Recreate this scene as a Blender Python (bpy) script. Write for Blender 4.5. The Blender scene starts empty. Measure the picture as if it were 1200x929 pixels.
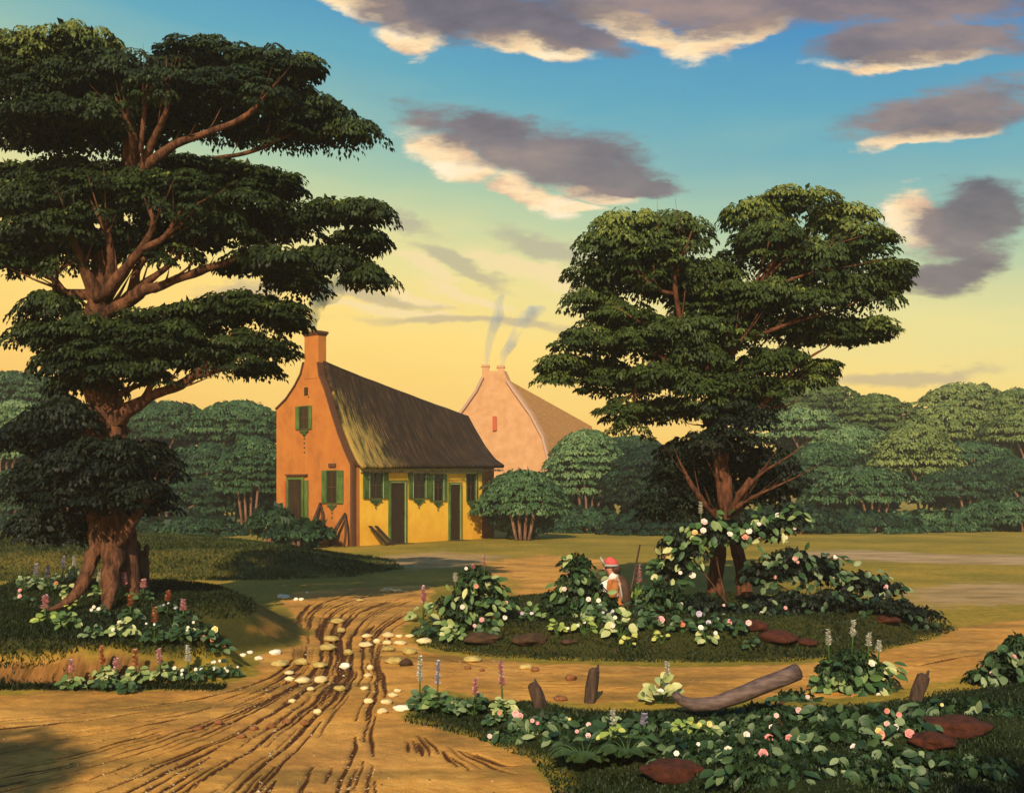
import bpy, bmesh, math, random
import numpy as np
from mathutils import Vector, Matrix, noise as mnoise
R = random.Random(7)
NR = np.random.default_rng(11)
scene = bpy.context.scene
COL = scene.collection
FP, HZ, CH = 1200.0, 570.0, 1.75        # focal length in photo pixels, horizon row, eye height

# ------------------------------------------------------------------ basics
def at(u, v, y):
    return Vector(((u-600)*y/FP, y, CH-(v-HZ)*y/FP))
def flat(u, v):
    y = CH*FP/(v-HZ); return ((u-600)*y/FP, y)

def tag(o, label=None, cat=None, group=None, kind=None):
    if label: o['label'] = label
    if cat: o['category'] = cat
    if group: o['group'] = group
    if kind: o['kind'] = kind
    return o
def thing(name, label, cat, loc, group=None):
    o = bpy.data.objects.new(name, None); COL.objects.link(o)
    o.location = loc; o.empty_display_size = 0.2
    return tag(o, label, cat, group)
def wloc(o):
    l = Vector(o.location)
    while o.parent: o = o.parent; l = l+Vector(o.location)
    return l
def np_obj(name, V, F, mat, parent=None, tint=None, smooth=False, loc=None):
    """V (n,3) world coordinates, F (m,k) face indices; one mesh object"""
    V = np.asarray(V, dtype=np.float64); F = np.asarray(F, dtype=np.int32)
    base = Vector((0, 0, 0))
    if parent: base = wloc(parent)
    elif loc is not None: base = Vector(loc)
    me = bpy.data.meshes.new(name)
    W = V-np.array(base)
    me.vertices.add(len(W)); me.vertices.foreach_set('co', W.astype(np.float32).ravel())
    k = F.shape[1]
    me.loops.add(F.size); me.loops.foreach_set('vertex_index', F.ravel())
    me.polygons.add(len(F))
    me.polygons.foreach_set('loop_start', np.arange(0, F.size, k, dtype=np.int32))
    me.update(calc_edges=True); me.validate()
    if tint is not None:
        a = me.attributes.new('tint', 'FLOAT', 'POINT'); a.data.foreach_set('value', np.asarray(tint, dtype=np.float32))
    if smooth: me.polygons.foreach_set('use_smooth', np.ones(len(me.polygons), dtype=bool))
    me.materials.append(mat)
    o = bpy.data.objects.new(name, me); COL.objects.link(o)
    if parent: o.parent = parent
    elif loc is not None: o.location = base
    return o
class MB:
    """collects shapes, links them as one mesh"""
    def __init__(s): s.V = []; s.F = []
    def add(s, V, F):
        n = len(s.V); s.V += [tuple(v) for v in V]; s.F += [tuple(i+n for i in f) for f in F]
    def box(s, c, ex, ey, ez, h=(1, 1, 1)):
        c = Vector(c); ex = Vector(ex)*h[0]; ey = Vector(ey)*h[1]; ez = Vector(ez)*h[2]
        V = [c+sx*ex+sy*ey+sz*ez for sz in (-1, 1) for sy in (-1, 1) for sx in (-1, 1)]
        s.add(V, [(0, 2, 3, 1), (4, 5, 7, 6), (0, 1, 5, 4), (2, 6, 7, 3), (0, 4, 6, 2), (1, 3, 7, 5)])
    def prism(s, pts, d):
        d = Vector(d); n = len(pts)
        V = [Vector(p) for p in pts]+[Vector(p)+d for p in pts]
        s.add(V, [tuple(range(n))[::-1], tuple(range(n, 2*n))]+[(i, (i+1) % n, n+(i+1) % n, n+i) for i in range(n)])
    def tube(s, pts, rad, n=8, jit=0.0, cap=True, squash=None):
        pts = [Vector(p) for p in pts]
        rings = []; up0 = Vector((0.13, 1, 0.21)).normalized()
        for i, p in enumerate(pts):
            t = (pts[min(i+1, len(pts)-1)]-pts[max(i-1, 0)]).normalized()
            a = t.cross(up0)
            if a.length < .1: a = t.cross(Vector((1, 0, 0)))
            a.normalize(); b = t.cross(a)
            r = rad[i] if hasattr(rad, '__len__') else rad
            ring = []
            for k in range(n):
                w = 2*math.pi*k/n
                rr = r*(1+jit*(mnoise.noise(Vector((k*1.7, i*.6, r*9)))))
                q = a*math.cos(w)*rr+b*math.sin(w)*rr
                if squash: q = Vector((q.x*squash[0], q.y*squash[1], q.z*squash[2]))
                ring.append(p+q)
            rings.append(ring)
        V = [v for r in rings for v in r]
        F = [(i*n+k, i*n+(k+1) % n, (i+1)*n+(k+1) % n, (i+1)*n+k) for i in range(len(pts)-1) for k in range(n)]
        if cap: F += [tuple(range(n))[::-1], tuple((len(pts)-1)*n+k for k in range(n))]
        s.add(V, F)
    def ball(s, c, r, n=10, m=7, sc=(1, 1, 1), nz=0.0, seed=0):
        c = Vector(c); V = []
        for i in range(m+1):
            th = math.pi*i/m
            for k in range(n):
                ph = 2*math.pi*k/n
                d = Vector((math.sin(th)*math.cos(ph), math.sin(th)*math.sin(ph), math.cos(th)))
                f = 1+nz*mnoise.noise(d*1.6+Vector((seed*3.1, seed*1.7, seed)))
                V.append(c+Vector((d.x*r*sc[0]*f, d.y*r*sc[1]*f, d.z*r*sc[2]*f)))
        F = [(i*n+k, (i+1)*n+k, (i+1)*n+(k+1) % n, i*n+(k+1) % n) for i in range(m) for k in range(n)]
        s.add(V, F)
    def build(s, name, mat, parent=None, smooth=False, loc=None, bevel=0, label=None):
        base = wloc(parent) if parent else (Vector(loc) if loc is not None else Vector((0, 0, 0)))
        me = bpy.data.meshes.new(name)
        me.from_pydata([tuple(Vector(v)-base) for v in s.V], [], s.F)
        bm = bmesh.new(); bm.from_mesh(me); bmesh.ops.remove_doubles(bm, verts=bm.verts, dist=1e-5)
        bmesh.ops.recalc_face_normals(bm, faces=bm.faces); bm.to_mesh(me); bm.free()
        if smooth:
            for p in me.polygons: p.use_smooth = True
        me.materials.append(mat)
        o = bpy.data.objects.new(name, me); COL.objects.link(o)
        if parent: o.parent = parent
        elif loc is not None: o.location = base
        if bevel:
            m = o.modifiers.new('bevel', 'BEVEL'); m.width = bevel; m.segments = 2; m.limit_method = 'ANGLE'
        if label: o['label'] = label
        return o

# ------------------------------------------------------------------ materials
def newmat(name):
    m = bpy.data.materials.new(name); m.use_nodes = True
    nt = m.node_tree; b = nt.nodes['Principled BSDF']
    b.inputs['Specular IOR Level'].default_value = .25
    return m, nt, b
def ramp(nt, stops, src):
    r = nt.nodes.new('ShaderNodeValToRGB'); e = r.color_ramp.elements
    while len(e) < len(stops): e.new(.5)
    for i, (p, c) in enumerate(stops): e[i].position = p; e[i].color = (*c, 1)
    nt.links.new(src, r.inputs[0]); return r.outputs[0]
def ntex(nt, scale, detail=5, rough=.6, vec=None, dist=0):
    n = nt.nodes.new('ShaderNodeTexNoise'); n.inputs['Scale'].default_value = scale
    n.inputs['Detail'].default_value = detail; n.inputs['Roughness'].default_value = rough
    n.inputs['Distortion'].default_value = dist
    if vec is None:
        g = nt.nodes.new('ShaderNodeNewGeometry'); vec = g.outputs['Position']
    nt.links.new(vec, n.inputs['Vector']); return n.outputs['Fac']
def mapped(nt, scale, src=None, rot=(0, 0, 0)):
    mp = nt.nodes.new('ShaderNodeMapping'); mp.inputs['Scale'].default_value = scale
    mp.inputs['Rotation'].default_value = rot
    if src is None: src = nt.nodes.new('ShaderNodeNewGeometry').outputs['Position']
    nt.links.new(src, mp.inputs['Vector']); return mp.outputs[0]
def bump(nt, b, h, strength=.5, dist=.02):
    n = nt.nodes.new('ShaderNodeBump'); n.inputs['Strength'].default_value = strength
    n.inputs['Distance'].default_value = dist
    nt.links.new(h, n.inputs['Height']); nt.links.new(n.outputs[0], b.inputs['Normal'])
def rough_mat(name, c1, c2, scale=6, rough=.85, bs=.4, bd=.01, stretch=None, lo=.35, hi=.65):
    m, nt, b = newmat(name)
    vec = mapped(nt, stretch) if stretch else None
    f = ntex(nt, scale, 6, .65, vec)
    nt.links.new(ramp(nt, [(lo, c1), (hi, c2)], f), b.inputs['Base Color'])
    b.inputs['Roughness'].default_value = rough
    bump(nt, b, ntex(nt, scale*3, 5, .7, vec), bs, bd); return m
def mathn(nt, op, a, b=None, clamp=False):
    n = nt.nodes.new('ShaderNodeMath'); n.operation = op; n.use_clamp = clamp
    for i, s in enumerate((a, b)):
        if s is None: continue
        if isinstance(s, (int, float)): n.inputs[i].default_value = s
        else: nt.links.new(s, n.inputs[i])
    return n.outputs[0]
def mixc(nt, f, a, b):
    n = nt.nodes.new('ShaderNodeMix'); n.data_type = 'RGBA'
    for s, i in ((f, 0), (a, 6), (b, 7)):
        if isinstance(s, (int, float)): n.inputs[i].default_value = s
        elif isinstance(s, tuple): n.inputs[i].default_value = (*s, 1)
        else: nt.links.new(s, n.inputs[i])
    return n.outputs[2]
def leaf_mat(name, stops, trans=.18, rough=.55):
    m, nt, b = newmat(name)
    a = nt.nodes.new('ShaderNodeAttribute'); a.attribute_name = 'tint'
    c = ramp(nt, stops, a.outputs['Fac'])
    nt.links.new(c, b.inputs['Base Color']); b.inputs['Roughness'].default_value = rough
    t = nt.nodes.new('ShaderNodeBsdfTranslucent'); nt.links.new(c, t.inputs['Color'])
    mx = nt.nodes.new('ShaderNodeMixShader'); mx.inputs[0].default_value = trans
    nt.links.new(b.outputs[0], mx.inputs[1]); nt.links.new(t.outputs[0], mx.inputs[2])
    nt.links.new(mx.outputs[0], nt.nodes['Material Output'].inputs['Surface']); return m
def plain(name, c, rough=.7, spec=.3):
    m, nt, b = newmat(name)
    f = ntex(nt, 25, 4)
    c2 = tuple(x*.72 for x in c)
    nt.links.new(ramp(nt, [(.35, c2), (.6, c)], f), b.inputs['Base Color'])
    b.inputs['Roughness'].default_value = rough; b.inputs['Specular IOR Level'].default_value = spec; return m

M = {}
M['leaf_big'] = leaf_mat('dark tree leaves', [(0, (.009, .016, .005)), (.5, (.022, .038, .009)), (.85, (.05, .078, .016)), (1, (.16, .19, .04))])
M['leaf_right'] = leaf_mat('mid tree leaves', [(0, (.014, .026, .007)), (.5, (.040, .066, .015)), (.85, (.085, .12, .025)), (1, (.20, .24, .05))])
M['leaf_black'] = leaf_mat('shade-dark leaves', [(0, (.004, .008, .005)), (.6, (.010, .018, .009)), (1, (.022, .034, .014))])  # near-black base colour imitates shade in low crowns and bushes
M['leaf_far'] = leaf_mat('far tree leaves', [(0, (.007, .024, .010)), (.45, (.038, .095, .034)), (.8, (.10, .19, .07)), (1, (.21, .31, .13))])
M['leaf_far2'] = leaf_mat('far yellow green leaves', [(0, (.018, .034, .010)), (.5, (.085, .14, .035)), (1, (.24, .30, .09))])
M['leaf_bush'] = leaf_mat('bush leaves', [(0, (.008, .022, .008)), (.6, (.022, .05, .015)), (1, (.06, .11, .03))])
M['leaf_broad'] = leaf_mat('broad plant leaves', [(0, (.03, .08, .025)), (.45, (.10, .18, .055)), (.7, (.26, .34, .12)), (1, (.55, .56, .26))], .2, .45)
M['leaf_broad_dark'] = leaf_mat('broad dark leaves', [(0, (.012, .035, .015)), (.55, (.05, .105, .04)), (1, (.26, .33, .17))], .2, .45)
M['leaf_yellow'] = leaf_mat('yellow green plant leaves', [(0, (.10, .20, .05)), (.5, (.26, .36, .08)), (1, (.55, .55, .14))], .2, .45)
M['fern'] = leaf_mat('fern leaflets', [(0, (.02, .045, .015)), (1, (.06, .10, .03))])
M['grass'] = leaf_mat('grass blades', [(0, (.009, .019, .005)), (.6, (.025, .048, .010)), (1, (.075, .10, .02))], .2)
M['petal'] = leaf_mat('petals', [(0, (.85, .82, .72)), (.35, (.85, .75, .70)), (.6, (.78, .42, .42)), (.8, (.75, .25, .22)), (1, (.8, .68, .25))], .2)
M['petal_pink'] = leaf_mat('pink petals', [(0, (.80, .35, .38)), (1, (.85, .62, .60))], .2)
M['petal_white'] = leaf_mat('white petals', [(0, (.80, .76, .62)), (1, (.86, .84, .80))], .2)
M['petal_orange'] = leaf_mat('orange petals', [(0, (.55, .18, .08)), (1, (.70, .34, .18))], .2)
M['petal_lilac'] = leaf_mat('lilac petals', [(0, (.50, .42, .62)), (1, (.75, .70, .78))], .2)
M['petal_yellow'] = leaf_mat('yellow petals', [(0, (.75, .62, .15)), (1, (.85, .78, .42))], .2)
M['bark'] = rough_mat('reddish bark', (.035, .014, .009), (.24, .10, .050), 5, .9, .9, .05, (3, 3, .8))
M['bark_right'] = rough_mat('brown bark', (.04, .016, .009), (.20, .075, .036), 6, .9, .8, .04, (3, 3, .8))
M['bark_far'] = rough_mat('far stems', (.10, .05, .03), (.28, .14, .09), 4, .9, .4, .03, (3, 3, .6))
M['dead_wood'] = rough_mat('dead dark wood', (.025, .016, .012), (.11, .065, .045), 6, .9, .8, .03, (4, 4, .7))
M['log'] = rough_mat('smooth barkless log', (.06, .038, .034), (.17, .115, .10), 7, .6, .5, .01, (1, 5, 5))
M['stem'] = plain('green stems', (.06, .12, .03))
M['rust'] = rough_mat('rust brown stone', (.045, .013, .007), (.12, .032, .014), 16, .9, 1., .03)
M['dark_stone'] = rough_mat('dark clod', (.03, .018, .01), (.09, .045, .02), 9, .9, .6, .01)
M['stone'] = rough_mat('cream stone', (.50, .38, .17), (.74, .62, .34), 14, .75, .5, .006)
M['stone_white'] = rough_mat('white stone', (.66, .60, .42), (.85, .82, .70), 14, .7, .4, .006)
M['stone_olive'] = rough_mat('ochre stone', (.30, .22, .06), (.52, .40, .14), 14, .8, .5, .006)
M['clod'] = rough_mat('brown clod', (.13, .05, .02), (.28, .12, .045), 14, .9, .5, .006)
M['shutter'] = rough_mat('green shutters', (.035, .075, .016), (.12, .19, .045), 5, .6, .2, .004, (1, 1, .4))
M['trim_green'] = rough_mat('dark green trim', (.02, .05, .018), (.06, .12, .035), 5, .6, .2, .004)
M['dark_pane'] = plain('dark window pane', (.018, .012, .008), .25, .5)
M['door_wood'] = rough_mat('dark door boards', (.014, .009, .005), (.055, .03, .012), 5, .6, .6, .01, (9, 9, .4))
M['trim_cream'] = plain('pale green trim line', (.45, .48, .22))
M['trim_brown'] = plain('brown trim', (.11, .045, .02))
M['red_post'] = plain('red painted post', (.50, .10, .035))
M['far_wall'] = rough_mat('haze-tinted far plaster', (.46, .24, .11), (.56, .31, .16), 1.5, .9, .2, .02)  # wall colour pulled towards the horizon glow to imitate distance haze
M['far_roof'] = rough_mat('haze-tinted far tiles', (.34, .15, .035), (.50, .24, .06), 2.5, .9, .4, .03, (1, 1, 3))  # roof colour warmed to low contrast, haze put into the base colour
M['far_trim'] = plain('pale far trim', (.52, .33, .25))
M['far_door'] = plain('red far shutter', (.48, .085, .03))
M['skin'] = plain('skin', (.60, .27, .20), .5)
M['red_cloth'] = plain('red cap cloth', (.62, .09, .08))
M['white_cloth'] = plain('white cloth', (.80, .76, .70))
M['coat'] = plain('orange brown coat cloth', (.42, .15, .04))
M['dark_cloth'] = plain('dark brown cloak cloth', (.07, .035, .02))
M['grey_cloth'] = plain('grey band cloth', (.38, .38, .36))
M['gun'] = plain('dark gun wood', (.06, .03, .018), .5)

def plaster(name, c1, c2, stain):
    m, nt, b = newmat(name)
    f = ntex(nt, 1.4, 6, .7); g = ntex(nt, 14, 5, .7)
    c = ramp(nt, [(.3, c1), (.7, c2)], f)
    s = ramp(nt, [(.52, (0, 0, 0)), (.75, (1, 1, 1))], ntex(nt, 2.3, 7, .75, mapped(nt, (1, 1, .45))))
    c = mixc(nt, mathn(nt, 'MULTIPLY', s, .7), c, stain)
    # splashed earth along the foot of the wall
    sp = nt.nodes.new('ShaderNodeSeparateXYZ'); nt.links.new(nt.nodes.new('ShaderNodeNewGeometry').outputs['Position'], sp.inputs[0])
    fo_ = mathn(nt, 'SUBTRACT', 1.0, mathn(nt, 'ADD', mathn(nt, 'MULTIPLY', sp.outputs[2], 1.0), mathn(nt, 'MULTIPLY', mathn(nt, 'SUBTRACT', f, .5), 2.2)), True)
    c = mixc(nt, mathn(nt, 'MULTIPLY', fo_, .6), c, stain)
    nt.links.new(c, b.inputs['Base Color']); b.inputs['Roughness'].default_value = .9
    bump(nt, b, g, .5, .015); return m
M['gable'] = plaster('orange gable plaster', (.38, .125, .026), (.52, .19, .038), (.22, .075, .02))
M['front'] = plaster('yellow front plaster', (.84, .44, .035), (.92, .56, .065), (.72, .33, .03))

def roof_mat():
    m, nt, b = newmat('mossy thatch roof')
    a = nt.nodes.new('ShaderNodeAttribute'); a.attribute_name = 'UVMap'
    v = mapped(nt, (1, 1, 1), a.outputs['Vector'])
    s1 = ntex(nt, 1, 6, .7, mapped(nt, (7, .9, 1), v), .3)
    s2 = ntex(nt, 1, 6, .75, mapped(nt, (26, 1.6, 1), v), .2)
    base = ramp(nt, [(.36, (.008, .005, .003)), (.5, (.030, .016, .008)), (.64, (.12, .065, .025))], mathn(nt, 'ADD', mathn(nt, 'MULTIPLY', s1, .45), mathn(nt, 'MULTIPLY', s2, .55)))
    # moss and straw, growing thick at the low end by the gable
    sx = nt.nodes.new('ShaderNodeSeparateXYZ'); nt.links.new(v, sx.inputs[0])
    dx = mathn(nt, 'SUBTRACT', 1.0, mathn(nt, 'MULTIPLY', sx.outputs[0], .36), True)
    dy = mathn(nt, 'MULTIPLY', sx.outputs[1], .40, True)
    w = mathn(nt, 'MULTIPLY', dx, dy)
    k = ramp(nt, [(.50, (0, 0, 0)), (.62, (1, 1, 1))], mathn(nt, 'ADD', mathn(nt, 'MULTIPLY', s2, .75), mathn(nt, 'MULTIPLY', w, .36)))
    moss = ramp(nt, [(.40, (.06, .05, .014)), (.52, (.36, .26, .06)), (.66, (.34, .15, .045))], s1)
    nt.links.new(mixc(nt, k, base, moss), b.inputs['Base Color']); b.inputs['Roughness'].default_value = .95
    bump(nt, b, s2, .9, .05); return m
M['roof'] = roof_mat()

# ------------------------------------------------------------------ terrain
def poly(pts): return np.array([flat(u, v) for u, v in pts])
def sd(x, y, P):
    """signed distance (metres, positive inside) to polygon P"""
    d = np.full(x.shape, 1e9); ins = np.zeros(x.shape, bool); n = len(P)
    for i in range(n):
        ax, ay = P[i]; bx, by = P[(i+1) % n]
        ex, ey = bx-ax, by-ay; L = ex*ex+ey*ey+1e-12
        t = np.clip(((x-ax)*ex+(y-ay)*ey)/L, 0, 1)
        d = np.minimum(d, np.hypot(x-ax-t*ex, y-ay-t*ey))
        c = ((ay > y) != (by > y)) & (x < (bx-ax)*(y-ay)/(by-ay+1e-12)+ax)
        ins ^= c
    return np.where(ins, d, -d)
def ss(t): t = np.clip(t, 0, 1); return t*t*(3-2*t)
def vnoise(x, y, s, seed=0):
    x = x*s+seed*17.3; y = y*s+seed*9.1
    xi = np.floor(x).astype(np.int64); yi = np.floor(y).astype(np.int64); fx = x-xi; fy = y-yi
    fx = fx*fx*(3-2*fx); fy = fy*fy*(3-2*fy)
    def h(a, b):
        n = (a*374761393+b*668265263+seed*1442695) & 0xffffffff
        n = ((n ^ (n >> 13))*1274126177) & 0xffffffff
        return ((n ^ (n >> 16)) & 0xffff)/65535.0
    return (h(xi, yi)*(1-fx)+h(xi+1, yi)*fx)*(1-fy)+(h(xi, yi+1)*(1-fx)+h(xi+1, yi+1)*fx)*fy-.5
def fbm(x, y, s, seed=0, o=4):
    r = 0; a = 1
    for i in range(o): r = r+a*vnoise(x, y, s*2**i, seed+i); a *= .5
    return r
P_BANK = poly([(-600, 806), (-100, 806), (190, 804), (262, 796), (290, 783), (268, 768), (225, 758), (190, 738), (120, 716), (-100, 712), (-600, 712)])
P_HUMP = poly([(150, 770), (270, 764), (330, 756), (352, 746), (345, 731), (310, 716), (240, 707), (120, 706), (-50, 708), (-50, 740)])
P_HILL = poly([(-500, 682), (0, 681), (300, 680), (410, 676), (475, 666), (455, 655), (400, 648), (330, 640), (200, 632), (-500, 630)])
P_ISLE = poly([(484, 738), (496, 756), (560, 768), (660, 773), (800, 776), (920, 774), (1010, 766), (1085, 748), (1118, 737), (1085, 724), (1000, 716), (860, 712), (720, 710), (600, 714), (520, 722)])
P_FRONT = poly([(474, 843), (486, 828), (520, 822), (640, 832), (760, 834), (900, 830), (1040, 824), (1110, 812), (1200, 796), (1500, 790), (1500, 1500), (690, 1500), (668, 960), (655, 915), (630, 888), (560, 862)])
P_ROAD = poly([(-700, 1600), (-700, 812), (0, 811), (200, 808), (290, 797), (300, 780), (290, 768), (350, 755), (356, 740), (340, 718), (322, 705), (345, 692), (420, 688), (505, 685), (508, 702), (484, 718), (476, 742), (496, 762), (620, 777), (800, 781), (960, 776), (1080, 754), (1122, 735), (1200, 724), (1500, 716), (1500, 768), (1200, 780), (1090, 802), (1000, 818), (850, 820), (700, 824), (600, 822), (520, 812), (488, 822), (466, 841), (560, 866), (632, 893), (662, 935), (690, 1600)])
P_PATHS = [(poly([(430, 652), (520, 646), (600, 652), (560, 664), (480, 667), (445, 662)]), .8, .7),
           (poly([(590, 655), (640, 650), (712, 655), (720, 664), (700, 678), (706, 700), (640, 704), (590, 698), (600, 684), (570, 672), (560, 660)]), 1.25, 0.),
           (poly([(925, 646), (1010, 644), (1100, 649), (1400, 652), (1400, 664), (1200, 662), (1080, 660), (1000, 656), (940, 653)]), 1., .9),
           (poly([(1060, 690), (1130, 683), (1400, 682), (1400, 700), (1210, 706), (1090, 712)]), .9, .8),
           (poly([(560, 668), (610, 664), (700, 668), (690, 674), (610, 680), (566, 676)]), .6, .3)]
def H(x, y, fine=False):
    x = np.asarray(x, float); y = np.asarray(y, float)
    z = np.zeros(np.broadcast(x, y).shape)
    w = .08*fbm(x, y, 1.6, 3)
    z += .36*ss((sd(x, y, P_BANK)+w*2.0+.04)/.42)
    z = np.maximum(z, .42*ss((sd(x, y, P_HUMP)+w*.7+.15)/1.0))
    z += .40*ss(sd(x, y, P_HILL)/3.0)
    z += .27*ss((sd(x, y, P_ISLE)+w*.6)/1.0)*(1+.6*fbm(x, y, .8, 5, 2))
    f = ss((sd(x, y, P_FRONT)+w*.5)/.7)
    z += f*(.15+.22*np.clip(fbm(x, y, 1.1, 8, 3), -.3, 1))
    # ground rolls very gently far away
    z += .25*fbm(x, y, .03, 2, 2)*ss((y-45)/40)
    gz = ss(np.abs(sd(x, y, P_ROAD))/.3)
    z += .012*fbm(x, y, 6, 4, 3)
    return z
def Hs(x, y): return float(H(np.array([x]), np.array([y]))[0])
_ys = np.exp(np.linspace(math.log(3.5), math.log(160), 2600))
def gp(u, v):
    """where the ray through photo point (u, v) meets the ground"""
    xs = (u-600)*_ys/FP; zs = CH-(v-HZ)*_ys/FP
    h = H(xs, _ys); k = np.argmax(zs <= h)
    return Vector((xs[k], _ys[k], h[k]))
def gx(u, y):
    x = (u-600)*y/FP; return Vector((x, y, Hs(x, y)))

# ruts: wheel tracks worn along stream lines of the track
def smooth_line(pts, n=60):
    P = np.array([flat(u, v) for u, v in pts]); t = np.linspace(0, len(P)-1, n)
    out = []
    for a in t:
        i = min(int(a), len(P)-2); f = a-i
        p0 = P[max(i-1, 0)]; p1 = P[i]; p2 = P[i+1]; p3 = P[min(i+2, len(P)-1)]
        out.append(.5*((2*p1)+(-p0+p2)*f+(2*p0-5*p1+4*p2-p3)*f*f+(-p0+3*p1-3*p2+p3)*f**3))
    return np.array(out)
FAM = [[(-150, 845), (120, 828), (280, 806), (340, 772), (345, 735), (362, 708), (410, 692)],
       [(-150, 930), (130, 872), (290, 822), (368, 778), (374, 738), (392, 712), (455, 692)],
       [(0, 1010), (190, 925), (320, 850), (392, 785), (396, 742), (420, 714), (488, 693)],
       [(280, 1010), (325, 925), (380, 852), (420, 792), (422, 752), (446, 722), (496, 702)],
       [(470, 1010), (452, 925), (448, 862), (452, 805), (448, 768), (468, 738), (500, 716)]]
FAM = [smooth_line(f, 140) for f in FAM]
def fam(t):
    a = t*(len(FAM)-1); i = min(int(a), len(FAM)-2); f = a-i
    return FAM[i]*(1-f)+FAM[i+1]*f
RUTS = []
for k in range(190):
    L = fam(R.random()); a = int(R.random()**1.2*122); b = min(139, a+R.randint(6, 34))
    RUTS.append((L[a:b:2], R.uniform(.009, .017), R.uniform(.5, 1)))
for t in (.30, .42, .55, .66): RUTS.append((fam(t)[10:128:2], .019, 1))
for k in range(11):
    e = (k+R.random()*.7)/11; x1 = 470+e*215; v1 = 960-e*e*78
    L = smooth_line([(468+e*12, 846+e*4), (475+e*60, 862+e*8), (475+e*120, 895), (x1, v1)], 60)
    a = R.randint(16, 34); RUTS.append((L[a:a+R.randint(10, 26):2], R.uniform(.010, .016), R.uniform(.5, 1)))
for k in range(34):
    e = R.random(); L = smooth_line([(470, 758+e*45), (600, 784+e*28), (800, 790+e*25), (980, 788+e*22), (1090, 766+e*25), (1250, 735+e*35)], 120)
    a = R.randint(0, 100); RUTS.append((L[a:a+R.randint(5, 16):2], R.uniform(.008, .018), R.uniform(.3, .8)))
def rut_field(x, y):
    r = np.zeros(x.shape)
    wx = .035*fbm(x, y, 2.6, 21, 2); wy = .035*fbm(x, y, 2.6, 22, 2)
    for L, w, s in RUTS:
        if len(L) < 2: continue
        m = (x > L[:, 0].min()-.25) & (x < L[:, 0].max()+.25) & (y > L[:, 1].min()-.25) & (y < L[:, 1].max()+.25)
        if not m.any(): continue
        xx = x[m]+wx[m]; yy = y[m]+wy[m]; d = np.full(xx.shape, 9.); tt = np.zeros(xx.shape)
        n = len(L)-1
        for i in range(n):
            ax, ay = L[i]; bx, by = L[i+1]; ex, ey = bx-ax, by-ay; Q = ex*ex+ey*ey+1e-12
            t = np.clip(((xx-ax)*ex+(yy-ay)*ey)/Q, 0, 1); dd = np.hypot(xx-ax-t*ex, yy-ay-t*ey)
            c = dd < d; d = np.where(c, dd, d); tt = np.where(c, (i+t)/n, tt)
        w2 = w*(.35+.9*np.sin(np.pi*np.clip(tt, .02, .98)))*(1+.5*fbm(xx, yy, 2.2, 30, 2))
        r[m] = np.maximum(r[m], s*np.exp(-(d/np.maximum(w2, .0095))**2))
    return r
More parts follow.
